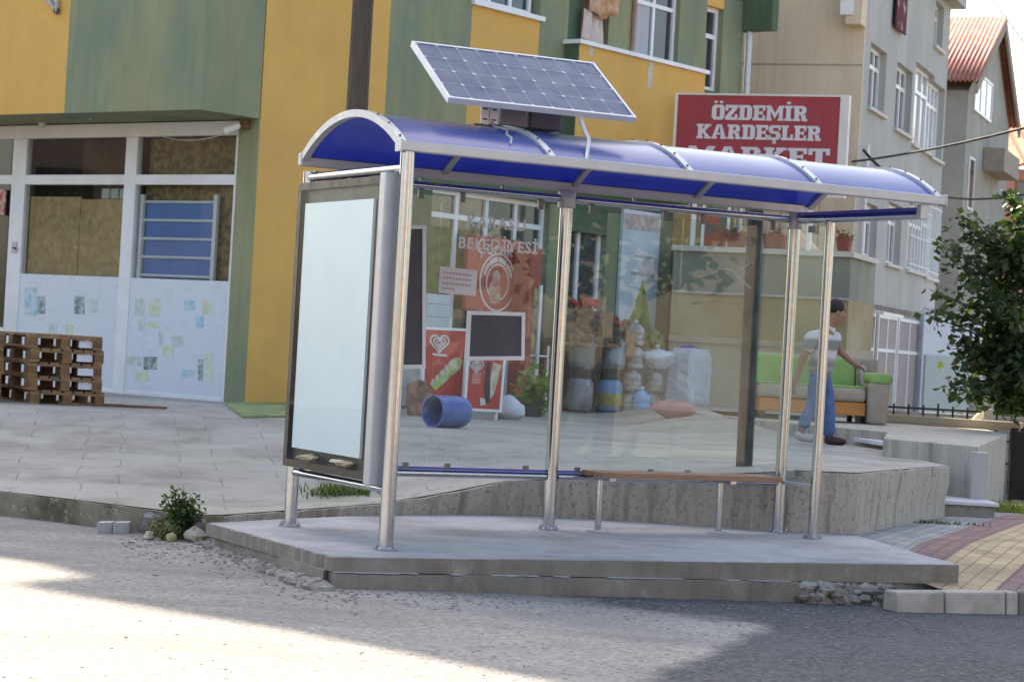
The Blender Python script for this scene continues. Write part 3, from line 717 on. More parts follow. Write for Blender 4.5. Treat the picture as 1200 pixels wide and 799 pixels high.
M_ink = mat('printed_ink', (.35, .30, .38), .8, 0, .5, 60, col2=(.65, .35, .25), c2scale=20)
mb = MB()
for r_ in range(4):
    t0 = .18+.2*r_
    for j in range(9 if r_ != 3 else 4):
        s0 = .1+.085*j; e = []
        for ss, tt in ((s0, t0), (s0+.06, t0), (s0+.06, t0+.07), (s0, t0+.07)):
            a = [q[3][k]*(1-ss)*(1-tt)+q[2][k]*ss*(1-tt)+q[1][k]*ss*tt+q[0][k]*(1-ss)*tt for k in (0, 1)]; e.append(S(a[0], .0155, a[1]))
        mb.prism(e, EV*.0006)
mb.build('print', M_ink, rt)

# bench
bn = thing('bench', 'narrow bench with reddish plank seat standing inside the shelter', 'bench', S(3.05, .15, 0))
M_plank = mat('reddish_plank', (.36, .20, .12), .6, 0, .15, 4, bump=.15, bscale=60, stretch=(1, 1, 6), col2=(.26, .15, .10), c2scale=4)
MB().box((2.27, .02, .405), (3.86, .155, .445), SF).build('seat_plank', M_plank, bn, bevel=.006)
MB().box((2.275, .165, .403), (3.855, .30, .443), SF).build('seat_plank', M_plank, bn, bevel=.006)
for u in (2.37, 3.42):
    lg = MB().tube([S(u, .12, .014), S(u, .12, .38)], .024, 14).build('leg', M_steel, bn, smooth=True)
    MB().lathe([(0, 0), (.085, 0), (.085, .01), (.03, .014), (0, .014)], S(u, .12, .001), 18).build('foot_plate', M_alu, lg, smooth=True)
    MB().box((u-.025, .03, .38), (u+.025, .29, .404), SF).build('bracket', M_steel, lg)

# solar panel on the roof
SPc = (1.134, 1.2, 2.886); SL, SW, ST, SYAW = 1.384, .803, .569, .052
d1 = (EU*math.cos(SYAW)+EV*math.sin(SYAW)); d2 = (EU*math.sin(SYAW)-EV*math.cos(SYAW))*math.cos(ST)+Vector((0, 0, math.sin(ST))); d3 = d1.cross(d2)
def SP(a, b, c): return S(*SPc)+d1*a+d2*b+d3*c
sp_ = thing('solar_panel', 'tilted solar panel with white grid lines mounted above the shelter roof', 'solar panel', S(1.13, .9, 2.76))
def cell_mat():
    m = mat('solar_cells', (.035, .075, .15), .4, 0, .10, 3, spec=.25); return m
MB().box((-SL/2+.018, .018, -.006), (SL/2-.018, SW-.018, .0), SP).build('cell_sheet', cell_mat(), sp_)
mb = MB()
NCX, NCY = 9, 4; cx, cy = (SL-.05)/NCX, (SW-.05)/NCY
X0, Y0 = -SL/2+.025, .025
for i in range(1, NCX): mb.box((X0+i*cx-.0011, Y0, .0005), (X0+i*cx+.0011, SW-.025, .0012), SP)
for j in range(1, NCY): mb.box((X0, Y0+j*cy-.0012, .0013), (-X0, Y0+j*cy+.0012, .0018), SP)
for i in range(0, NCX+1):
    for j in range(0, NCY+1):
        c = (X0+i*cx, Y0+j*cy); r = .017
        pts = [(c[0]+r*dx, c[1]+r*dy) for dx, dy in ((1, 0), (0, 1), (-1, 0), (0, -1))]
        pts = [(min(max(a, X0), -X0), min(max(b, Y0), SW-.025)) for a, b in pts]
        mb.prism([SP(a, b, .002) for a, b in pts], d3*.0006)
mb.build('grid_lines', mat('cell_grid_white', (.45, .50, .58), .4, 0, .05, 5), sp_)
mb = MB()
mb.box((-SL/2, 0, -.035), (SL/2, .018, .006), SP).box((-SL/2, SW-.018, -.035), (SL/2, SW, .006), SP).box((-SL/2, .018, -.035), (-SL/2+.018, SW-.018, .006), SP).box((SL/2-.018, .018, -.035), (SL/2, SW-.018, .006), SP)
mb.build('frame', mat('panel_frame_alu', (.55, .57, .61), .35, .2, .05, 5), sp_)
MB().box((-SL/2+.019, .019, -.03), (SL/2-.019, SW-.019, -.0065), SP).build('back_sheet', M_white, sp_)
# struts and boxes below
a_ = SP(.28, .03, -.03); b_ = S(1.30, WD-.03, HR+.03)
MB().tube([a_, a_.lerp(b_, .35)+EU*.02, a_.lerp(b_, .55)+EU*.045, b_], .014, 10).build('support_strut', M_alu, sp_, smooth=True)
zr = arc(NA//2)[1]
MB().box((.99, .62, zr+.02), (1.19, .86, zr+.22), SF).build('battery_box', mat('battery_box_grey', (.24, .22, .27), .5, 0, .1, 4), sp_, bevel=.012)
MB().box((1.25, .62, zr+.03), (1.5, .8, zr+.25), SF).build('control_box', mat('battery_box_dark', (.13, .12, .16), .5, 0, .1, 4), sp_, bevel=.012)
for u in (.965, 1.22): MB().tube([S(u, .75, zr-.01), S(u, .70, zr+.32)], .016, 10).build('support_post', M_alu, sp_, smooth=True)
MB().box((.78, .58, zr+.012), (1.55, .615, zr+.03), SF).build('mount_rail', M_alu, sp_)
mb = MB(); mb.box((.82, .895, zr+.02), (.95, .905, zr+.21), SF); mp_ = mb.build('terminal_plate', mat('white_terminal_plate', (.85, .86, .87), .4, 0, .03, 4), sp_)
mb = MB()
for r_ in range(3):
    for (a, b) in ((.832, .866), (.90, .935)): mb.box((a, .906, zr+.04+.07*r_), (b, .9075, zr+.05+.07*r_), SF)
mb.box((.881, .906, zr+.03), (.885, .9072, zr+.20), SF); mb.build('slot_marks', M_dark, mp_)
MB().box((.78, .70, zr-.01), (1.0, .9, zr+.012), SF).build('mount_plate', M_dark, sp_)
cb_ = [S(.9, .91, zr+.03)]+[S(u_, arc(k_2, .012)[0], arc(k_2, .012)[1]) for u_, k_2 in ((.9, 11), (.93, 12.3), (.88, 13.4), (.84, 14.2), (.84, 15), (.78, 16.2))]
MB().tube(cb_, .008, 8).build('cable', M_alu, sp_, smooth=True)
# ------------------------------------------------------------ yellow and green shop building
E1 = Vector((.606, .795, 0)).normalized(); N2 = Vector((E1.y, -E1.x, 0))         # right-hand facade: along, outward
D1 = Vector((-E1.y, E1.x, 0)); N1 = -E1                                         # left-hand facade: along (to the left), outward
C0 = P(285, 471, 27.0); C0 = Vector((C0.x, C0.y, 0))
def f2(px, py, off=0):
    p = PL(px, py, C0+N2*off, N2); return (p-C0).dot(E1), p.z
U0 = PL(235, 128, C0, N2); SB = -(Vector((U0.x, U0.y, 0))-C0).dot(E1)            # depth of the overhang
ZS = U0.z                                                                        # soffit height
def f1(px, py, off=0):
    p = PL(px, py, C0+N1*off, N1); return (p-C0).dot(D1), p.z
F2 = lambda s, o, z: C0+E1*s+N2*o+Vector((0, 0, z))
F1 = lambda a, o, z: C0+D1*a+N1*o+Vector((0, 0, z))
ZG = .40
# shadow edge seen on the road fixes where the eaves of the tall part are
HORZ = Vector((SUND.x, SUND.y, 0)).normalized()
Sq, Sv1, Sv0 = G(30, 688, -.18), G(112, 681, -.18), G(0, 643, -.18)
k_ = ((F1(0, SB, 0)-Sq).dot(-N1) - .75)/HORZ.dot(-N1)
HB = k_*math.tan(SUN_EL) - .18
def cast(p): return Vector((p.x, p.y, 0)) + HORZ*k_ + Vector((0, 0, HB))
print('roof height', HB, 'k', k_, 'overhang', SB, 'soffit', ZS, 'C0', C0)
S_END, S_TALL, A_END = f2(868, 100)[0], 8.3, 15.0
bl = thing('shop_building', 'yellow and green stucco building with shops on its ground floor', 'building', C0+Vector((0, 0, ZG)))
CORE_IN = .32
mb = MB()                                                                      # dark core behind the facades
def fp(pts, z0, z1, m=None): (m or mb).prism([F2(s, o, z0) for s, o in pts], (0, 0, z1-z0))
i_ = CORE_IN
fp([(i_, -i_), (S_END-.02, -i_), (S_END-.02, -A_END+.02), (i_, -A_END+.02)], ZG-.4, ZS)
fp([(-SB+i_, -i_), (S_TALL, -i_), (S_TALL, -A_END+.02), (-SB+i_, -A_END+.02)], ZS+.002, HB-.3)
fp([(S_TALL, -i_), (S_END-.02, -i_), (S_END-.02, -A_END+.02), (S_TALL, -A_END+.02)], ZS+.002, 7.0)
mb.build('interior_core', M_black, bl)
MB().prism([F2(s, o, 7.0) for s, o in ((S_TALL, .05), (S_END+.15, .05), (S_END+.15, -A_END), (S_TALL, -A_END))], (0, 0, .08)).build('low_roof_sun_gap', M_greypl, bl)  # unseen rear roof, kept low to let sun onto the raised block
v0, v1, q0 = cast(Sv0), cast(Sv1), cast(Sq)
v00 = v0 + (v0-v1)*3.0
qr = F1(-.75, SB, 0); qr = q0 + (-D1)*((qr-Vector((q0.x, q0.y, 0))).dot(-D1)); qr.z = HB
rp = [v00, v1, q0, qr, Vector((*F2(S_TALL, .75, 0).xy, HB)), Vector((*F2(S_TALL, -A_END, 0).xy, HB)), Vector((*F2(-SB, -A_END-6, 0).xy, HB))]
print('roof poly', [tuple(round(c, 1) for c in p) for p in rp])
MB().prism([p+Vector((0, 0, -.3)) for p in rp], (0, 0, .3)).build('roof', M_greypl, bl)  # unseen roof slab, outline shaped to cast the shadow edge on the road
def w2(s0, s1, z0, z1, m, name='wall', off=0, th=.3, parent=None): return MB().box((s0, off-th, z0), (s1, off, z1), F2).build(name, m, parent or bl)
def w1(a0, a1, z0, z1, m, name='wall', off=0, th=.3, parent=None): return MB().box((a0, off-th, z0), (a1, off, z1), F1).build(name, m, parent or bl)
s = lambda px, py=100, off=0: f2(px, py, off)[0]
z2 = lambda px, py, off=0: f2(px, py, off)[1]
sA, sB, sC, sD = s(455, 60), s(553, 20), s(633, 20), s(664, 60)
sE, sF = s(826, 60), s(868, 60)
ZL = z2(600, 232)                                                              # lintel over the shop openings
w2(.022, sA, ZG, HB-.3, M_orange)
w2(-SB+.302, 0, ZS, HB-.3, M_green)
w2(sA, sB, ZL, HB-.3, M_green)
zw = z2(590, 10)
zsill = lambda px, py: z2(px, py)
zwin = z2(600, 13)
w2(sB, sC, ZL, zwin, M_orange)
w2(sC, sD, ZL, HB-.3, M_green)
w2(sD, s(680, 40), ZL, HB-.3, M_green2)
def window(parent_fn, s0, s1, z0, z1, off, mull=1, name='window', transom=None, fw=.06, frm=M_white, pane=M_pane, parent=None, depth=.08):
    fr = MB()
    fr.box((s0, off-depth, z0), (s0+fw, off, z1), parent_fn).box((s1-fw, off-depth, z0), (s1, off, z1), parent_fn)
    fr.box((s0+fw, off-depth, z0), (s1-fw, off, z0+fw), parent_fn).box((s0+fw, off-depth, z1-fw), (s1-fw, off, z1), parent_fn)
    for k in range(mull):
        c = s0+(s1-s0)*(k+1)/(mull+1); fr.box((c-fw/2, off-depth*.9, z0+fw), (c+fw/2, off-.003, z1-fw), parent_fn)
    if transom: fr.box((s0+fw, off-depth*.85, transom-fw/2), (s1-fw, off-.006, transom+fw/2), parent_fn)
    f = fr.build(name, frm, parent or bl)
    MB().box((s0+fw*.5, off-depth*.62, z0+fw*.5), (s1-fw*.5, off-depth*.5, z1-fw*.5), parent_fn).build('pane', pane, f)
    return f
M_refl = M_pane
wtop = zwin+1.5
# first window above the orange field
window(F2, s(556, 3), s(630, 14), zwin+.02, wtop, -.12, 2)
w2(sB, sC, wtop, HB-.3, M_orange)
MB().box((sB-.03, -.2, zwin-.05), (sC+.05, .06, zwin+.015), F2).build('window_sill', M_white, bl)
# walled balcony
BO = .26
ZB_ = z2(735, 222, BO)
zc0 = z2(679, 44, BO); sP0, sP1 = s(679, 60, BO), s(826, 100, BO)
zcap = (z2(679, 44, BO)+z2(825, 86, BO))/2
MB().box((sP0, 0.001, ZB_), (sP1, BO, zcap-.05), F2).build('balcony_wall', M_orange, bl)
MB().box((sP0-.012, 0.001, ZB_), (sP0-.001, BO-.003, zcap-.05), F2).build('balcony_side', M_green2, bl)
MB().box((sP0-.05, -.15, zcap-.048), (sP1+.05, BO+.05, zcap+.01), F2).build('balcony_cap', M_white, bl)
M_scar = mat('bare_plaster_scar', (.55, .50, .42), .95, 0, .1, 8, bump=.2)
rn = random.Random(3)
for px, y0, y1, wd in ((693, 52, 66, .08), (763, 72, 104, .09), (697, 74, 79, .07)):
    sa, za = f2(px, y0, BO); _, zb_ = f2(px, y1, BO); pts = []
    n = 7
    for k in range(n): pts.append((sa-wd*(.6+rn.uniform(-.2, .3)), za+(zb_-za)*k/(n-1)))
    for k in range(n-1, -1, -1): pts.append((sa+wd*(.6+rn.uniform(-.2, .3)), za+(zb_-za)*k/(n-1)))
    MB().prism([F2(a, BO+.0005, b) for a, b in pts], N2*.003).build('plaster_scar', M_scar, bl)
w2(s(680, 40), sE, ZL-.35, zcap-.06, M_green2, off=-.002)
zt = zcap-.06
sg0, sg1, sg2, sg3, sg4 = s(680, 20), s(714, 20), s(745, 30), s(795, 50), s(826, 50)
M_brown = mat('brown_door_wood', (.22, .10, .04), .5, 0, .2, 3)
MB().box((sg0, -.22, zt), (sg1, -.15, zt+2.3), F2).build('balcony_door', M_brown, bl)
w2(sg0, sg1, zt+2.3, HB-.3, M_green)
w2(sg1, sg2, zt, HB-.3, M_green)
window(F2, sg2, sg3, zt, zt+2.2, -.08, 1, transom=z2(770, 6)+.0)
M_curt = mat('grey_curtain', (.42, .42, .46), .9, 0, .1, 4, stretch=(9, 9, .4))
MB().box((sg2+.08, -.1125, zt+.06), (sg2+(sg3-sg2)*.44, -.1085, zt+2.1), F2).build('curtain', M_curt, bl)
w2(sg2, sg3, zt+2.2, HB-.3, M_green); w2(sg3, sE, zt, HB-.3, M_green)
zo1, zo0 = z2(836, 8), z2(830, 106)
sH = s(848, 20)
window(F2, sE, sH, zo0, zo1, -.1, 0, transom=z2(836, 42), fw=.07)
MB().box((sE+.1, -.155, zo0+.5), (sE+(sH-sE)*.45, -.151, zo0+1.6), F2).build('curtain', mat('orange_curtain', (.5, .25, .12), .9, 0, .2, 5), bl)
w2(sE, sH, ZL-.35, zo0, M_green2); w2(sE, sH, zo1, 7.0, M_orange)
w2(sH, S_END, ZL-.35, 7.0, M_green)
MB().tube([F2(S_END+.03, .09, ZL-.2), F2(S_END+.03, .09, 7.05)], .055, 12).build('drainpipe', M_alu, bl, smooth=True)
gb0 = f2(872, 33, .5)
MB().box((S_END+.12, -1.5, z2(890, 31, .55)), (s(905, 20, .55), .55, 7.06), F2).build('rear_bay', M_green2, bl)
# upper storey on the left, overhanging the shop front
a77 = f1(77, 100, SB)[0]
w1(.0, a77, ZS, HB-.3, M_green, off=SB-.002)
w1(a77, A_END, ZS, HB-.3, M_orange, off=SB-.002)
MB().box((.3, .002, ZS-.004), (A_END, SB-.305, ZS+.12), F1).build('soffit', M_green, bl)
MB().box((.0, SB-.30, ZS-.006), (A_END, SB-.004, ZS-.001), F1).build('soffit_edge', M_green, bl)
# ground floor shop front
aS = f1(262, 470)[0]
w1(0, aS, ZG, ZS-.006, M_green, off=0, th=.02)
zt_ = {k: f1(200, y)[1] for k, y in (('top', 147), ('head', 159), ('tr1', 204), ('tr0', 216), ('sill', 327), ('bot', 464))}
ZF = tz(F1(2, .1, 0).x, F1(2, .1, 0).y)
aR0, aR1 = aS, aS+.10
m1a, m1b = f1(149.5, 300)[0], f1(136, 300)[0]
m2a, m2b = f1(20, 300)[0], f1(4, 300)[0]
sf = empty('shop_front', F1(2, 0, ZF)); sf.parent = bl; sf.location = F1(2, 0, ZF)-ORG[bl.name]
FO = -.06
mb = MB()
def fb(a0, a1, z0, z1, o0=-.16, o1=FO): mb.box((a0, o0, z0), (a1, o1, z1), F1)
fb(aS, A_END, zt_['head'], ZS-.008)
for a0, a1 in ((aR0, aR1), (m1a, m1b), (m2a, m2b), (m2b+1.0, m2b+1.15), (m2b+2.6, m2b+2.8)): fb(a0, a1, ZF-.1, zt_['head']-.001)
for a0, a1 in ((aR1, m1a), (m1b, m2a), (m2b, m2b+1.0), (m2b+1.15, m2b+2.6)):
    fb(a0+.001, a1-.001, zt_['tr0'], zt_['tr1'], -.155, FO-.004); fb(a0+.001, a1-.001, ZF-.1, ZF+.05, -.155, FO-.004)
mb.build('frame', M_white, sf, bevel=.006, bseg=1)
M_panel = mat('white_laminate_panel', (.66, .71, .77), .3, 0, .01, 2, spec=.5)
pr = {}
M_clear2 = glass_mat('reflecting_shop_glass', (.90, .93, .92), 1.6)
for a0, a1 in ((aR1, m1a), (m1b, m2a)):
    p_ = MB().box((a0+.002, -.15, ZF+.05), (a1-.002, FO-.012, zt_['sill']), F1).build('panel', M_panel, sf); pr[a0] = p_
MB().box((m2b+.002, -.15, ZF+.05), (m2b+.998, FO-.012, zt_['tr0']-1.9), F1).build('panel', M_white, sf)
for a0, a1, z0, z1 in ((aR1, m1a, zt_['tr1'], zt_['head']), (m1b, m2a, zt_['tr1'], zt_['head']), (m2b, m2b+1.0, zt_['tr1'], zt_['head']), (aR1, m1a, zt_['sill'], zt_['tr0']), (m1b, m2a, zt_['sill'], zt_['tr0']), (m2b, m2b+1.0, zt_['tr0']-1.9, zt_['tr0']), (m2b+1.15, m2b+2.6, ZF, zt_['head'])):
    MB().box((a0, -.115, z0), (a1, -.105, z1), F1).build('pane', M_clear2, sf)
M_osb = mat('chipboard', (.52, .36, .17), .85, 0, .2, 14, col2=(.40, .26, .12), c2scale=9, spot=(.48, .36, .2), spotscale=60, spotpos=(.6, .7))
for a0, a1, lab in ((m1b, (m1b+m2a)/2-.04, 'a'), ((m1b+m2a)/2-.037, m2a, 'b')):
    MB().box((a0+.01, -.20, zt_['sill']-.05), (a1-.0, -.18, zt_['tr0']-.18+(.03 if lab == 'b' else 0)), F1).build('boarding', M_osb, sf)
M_osbd = mat('dark_chipboard', (.17, .12, .065), .85, 0, .4, 18, col2=(.36, .26, .13), c2scale=12)
MB().box((aR1, -.27, zt_['sill']-.05), (m1a, -.25, zt_['tr0']), F1).build('boarding', M_osbd, sf)
M_in1 = mat('brown_interior', (.09, .055, .035), .9, 0, .5, 2)
MB().box((aR1, -.30, zt_['tr1']), (m1a, -.29, zt_['head']), F1).build('interior_panel', M_osbd, sf)
MB().box((m1b, -.30, zt_['tr1']), (m1b+(m2a-m1b)*.55, -.29, zt_['head']), F1).build('interior_panel', M_in1, sf)
mb = MB()
for k in range(3): mb.box((m1b+.06+.17*k, -.24, zt_['tr0']-.17), (m1b+.20+.17*k, -.19, zt_['tr0']-.04), F1)
mb.build('box_row', mat('pale_boxes', (.42, .45, .42), .8, 0, .2, 6), sf)
# faded printed stickers on the laminate panels
PRC = {'g': mat('faded_green_print', (.47, .58, .48), .6, 0, .2, 16, col2=(.62, .68, .70), c2scale=12), 'y': mat('faded_lime_print', (.58, .64, .40), .6, 0, .2, 16, col2=(.66, .71, .66), c2scale=12),
       'b': mat('faded_cyan_print', (.34, .56, .66), .6, 0, .25, 14, col2=(.58, .67, .70), c2scale=10), 'k': mat('faded_dark_print', (.14, .20, .21), .6, 0, .4, 18, col2=(.5, .58, .57), c2scale=12)}
PRN = [('b', 29, 337, 43, 370), ('k', 44, 347, 53, 368), ('k', 87, 347, 99, 368), ('g', 105, 350, 115, 366), ('g', 57, 379, 67, 391), ('y', 77, 380, 86, 391),
       ('g', 158, 350, 170, 370), ('y', 175, 350, 188, 371), ('b', 216, 352, 229, 364), ('y', 237, 353, 250, 368), ('g', 162, 374, 171, 388), ('y', 174, 378, 186, 385), ('b', 229, 370, 239, 384), ('g', 186, 389, 190, 404),
       ('g', 201, 393, 215, 406), ('y', 191, 405, 204, 419), ('g', 149, 417, 166, 429), ('k', 168, 418, 184, 433), ('y', 160, 435, 174, 447), ('b', 213, 433, 228, 442), ('k', 232, 421, 238, 446), ('y', 240, 414, 250, 448), ('y', 108, 416, 115, 430)]
for key, x0, y0, x1, y1 in PRN:
    o = FO-.0115
    q = [f1(x, y, o) for x, y in ((x0, y1), (x1, y1), (x1, y0), (x0, y0))]
    MB().prism([F1(a, o, z) for a, z in q], N1*.001).build('sticker', PRC[key], pr[aR1] if x0 > 140 else pr[m1b])
# shops behind the bus shelter: green columns, white frames, dark glass
cols = [(s(491, 350), s(500, 350)), (s(640, 330), s(656, 330)), (s(708, 330), s(722, 330)), (s(768, 330), s(784, 330))]
ZT = .44
w2(sA, cols[0][1], ZG, ZL, M_green2)
for a, b in cols[1:]: w2(a, b, ZG, ZL, M_green, name='column')
w2(cols[3][1], S_END, ZG-.1, ZL-.35, M_green2)
w2(sA, sD+.05, ZL-.002, ZL+.25, M_green2, off=.02, th=.015, name='lintel')
def shopwin(a, b, zt2, mull):
    f = window(F2, a, b, ZT, ZL, -.1, mull, 'shop_window', transom=zt2, fw=.07); return f
w2(sD+.06, cols[3][1], ZL-.003, ZB_+.1, M_green2, off=.012, th=.01, name='lintel')
shopwin(cols[0][1], cols[1][0], z2(600, 262), 3)
shopwin(cols[1][1], cols[2][0], z2(690, 268), 1)
shopwin(cols[2][1], cols[3][0], None, 0)
M_leafy = mat('green_foliage_reflection', (.05, .09, .025), .7, 0, .6, 5, col2=(.12, .16, .04), c2scale=7)  # leafy green painted in as trees reflected in the shop window
MB().box((cols[0][1]+.1, -.142, z2(520, 350)), (cols[0][1]+.1+(cols[1][0]-cols[0][1])*.40, -.139, z2(520, 265)), F2).build('foliage_reflection', M_leafy, bl)

# ------------------------------------------------------------ low annex between the two buildings
AR = Vector((.94, -.342, 0)).normalized(); AN = Vector((AR.y, -AR.x, 0))         # to the right, outward
AO = P(784, 400, 33.3); AO = Vector((AO.x, AO.y, 0))
FA = lambda a, o, z: AO+AR*a+AN*o+Vector((0, 0, z))
def fa(px, py, off=0):
    p = PL(px, py, AO+AN*off, AN); return (p-AO).dot(AR), p.z
aEnd = fa(992, 400)[0]
zLedge = fa(860, 290)[1]; zMid = fa(860, 345)[1]
M_gg = mat('grey_green_plaster', (.27, .28, .22), .9, 0, .1, 1.5, bump=.2, col2=(.21, .22, .175), c2scale=1, stretch=(1, 1, .6))
M_tan = mat('tan_plaster', (.33, .27, .14), .9, 0, .12, 2, bump=.2, col2=(.40, .35, .23), c2scale=.8, c2pos=(.5, .62))
M_tanl = mat('pale_tan_plaster', (.40, .36, .26), .9, 0, .1, 2, bump=.2)
an = thing('annex', 'low grey green and tan annex wall behind the shelter glass', 'annex', AO+Vector((0, 0, .4)))
zT1 = fa(860, 402)[1]
E2 = E1.dot(AR)
def anx(z0, z1, m, o=0, name='wall'):
    p = [FA(0, o, z0), FA(aEnd+.0, o, z0), FA(aEnd+.0, -1.9, z0), FA(0+.55, -1.9, z0)]
    return MB().prism(p, (0, 0, z1-z0)).build(name, m, an)
anx(.2, zT1, M_tanl, -.004); anx(zT1, zMid, M_tan, 0); anx(zMid+.001, zLedge-.08, M_gg, .01)
MB().box((-.02, -1.8, zLedge-.079), (aEnd+.05, .08, zLedge), FA).build('ledge', mat('pale_ledge', (.55, .53, .48), .8, 0, .08, 4), an)
MB().tube([FA(.02, .05, zMid), FA(aEnd, .05, zMid)], .022, 8).build('pipe', M_greypl, an)
MB().box((.0, .0, zT1-.02), (aEnd*.78, .03, zT1+.07), FA).build('moulding', M_tanl, an)
# things standing on the ledge
def on_ledge(px0, px1, off): return fa(px0, 285, off)[0], fa(px1, 285, off)[0]
M_pl = mat('brick_red_planter', (.23, .075, .055), .8, 0, .2, 8)
for (x0, x1, lab) in ((852, 874, 'brick red flower box left of the dark post on the annex ledge'), (895, 921, 'brick red flower box right of the dark post on the annex ledge'), (981, 998, 'brick red flower box at the right end of the annex ledge')):
    a, b = on_ledge(x0, x1, -.15); t = thing('flower_box', lab, 'flower box', FA((a+b)/2, -.15, zLedge), 'flower boxes on the annex ledge')
    MB().hexa([FA(x, o, z) for z, e in ((zLedge+.001, .03), (zLedge+.22, 0)) for x, o in ((a+e, -.26+e), (b-e, -.26+e), (b-e, -.03-e), (a+e, -.03-e))]).build('trough', M_pl, t, bevel=.008)
    n = 60; cs = [FA(RNG.uniform(a, b), RNG.uniform(-.24, -.05), zLedge+.2+abs(RNG.normal(0, .05))) for _ in range(n)]
    leaves('plant', leaf_mat('box_plant_leaf', (.06, .08, .03), (.20, .08, .05), .2), [np.array(c) for c in cs], .07, t)
a, b = on_ledge(825, 851, -.2)
t = thing('poster_stand', 'standing poster with red and dark green print on the annex ledge', 'poster', FA((a+b)/2, -.2, zLedge))
MB().box((a, -.22, zLedge), (b, -.18, zLedge+.60), FA).build('board', mat('poster_print', (.12, .16, .11), .6, 0, .4, 3, col2=(.42, .12, .07), c2scale=3.5, c2pos=(.5, .58)), t)
MB().box((a-.05, -.225, zLedge), (a-.001, -.175, zLedge+.62), FA).build('frame_bar', M_white, t); MB().box((b+.001, -.225, zLedge), (b+.03, -.175, zLedge+.62), FA).build('frame_bar', M_white, t)
a, b = on_ledge(787, 818, -.25)
tag(MB().box((a, -.3, zLedge), (b, -.25, zLedge+.62), FA).build('yellow_panel', mat('yellow_panel_paint', (.42, .30, .13), .8, 0, .15, 3), bevel=.01), 'upright yellow panel on the annex ledge next to the green column', 'panel')
a, b = on_ledge(906, 950, -.5)
t = thing('parasol', 'folded pale parasol cover on the annex ledge behind the shelter post', 'parasol', FA((a+b)/2, -.7, zLedge))
MB().lathe([(.0, .30), (.10, .30), (.28, .14), (.36, .06), (.36, .03), (0, .03)], FA((a+b)/2, -.7, zLedge), 20).build('canopy', mat('peach_cloth', (.55, .38, .27), .9, 0, .1, 4), t, smooth=True)
MB().tube([FA((a+b)/2, -.7, zLedge), FA((a+b)/2, -.7, zLedge+.1)], .03, 8).build('pole', M_alu, t)

# market sign on the annex roof
sgx = thing('market_sign', 'red market sign with white slab lettering above the shelter roof', 'sign', FA(fa(890, 250, .05)[0], .05, zLedge))
a0, zs1 = fa(793, 109, .05); a1, _ = fa(988, 112, .05); _, zs0 = fa(890, 226, .05)
M_red = mat('sign_red', (.38, .035, .05), .5, 0, .06, 3, col2=(.33, .04, .055), c2scale=2)
MB().box((a0+.03, -.04, zs0), (a1-.03, .05, zs1-.03), FA).build('sign_face', M_red, sgx)
mb = MB(); mb.box((a0-.01, -.06, zs0-.04), (a0+.029, .07, zs1), FA).box((a1-.029, -.06, zs0-.04), (a1+.10, .07, zs1), FA).box((a0+.03, -.06, zs1-.029), (a1-.03, .07, zs1), FA).box((a0+.03, -.06, zs0-.04), (a1-.03, .07, zs0-.001), FA)
mb.build('sign_frame', mat('sign_frame_white', (.70, .67, .62), .5, 0, .08, 3), sgx)
for pa in (a0+.35, a1-.4): MB().box((pa-.03, -.05, zLedge), (pa+.03, .01, zs0-.042), FA).build('sign_post', M_white, sgx)
M_slet = mat('sign_letter_white', (.66, .63, .66), .6, 0, .05, 5)
def R_(x0, y0, x1, y1): return [(x0, y0), (x1, y0), (x1, y1), (x0, y1)]
SFH = .15
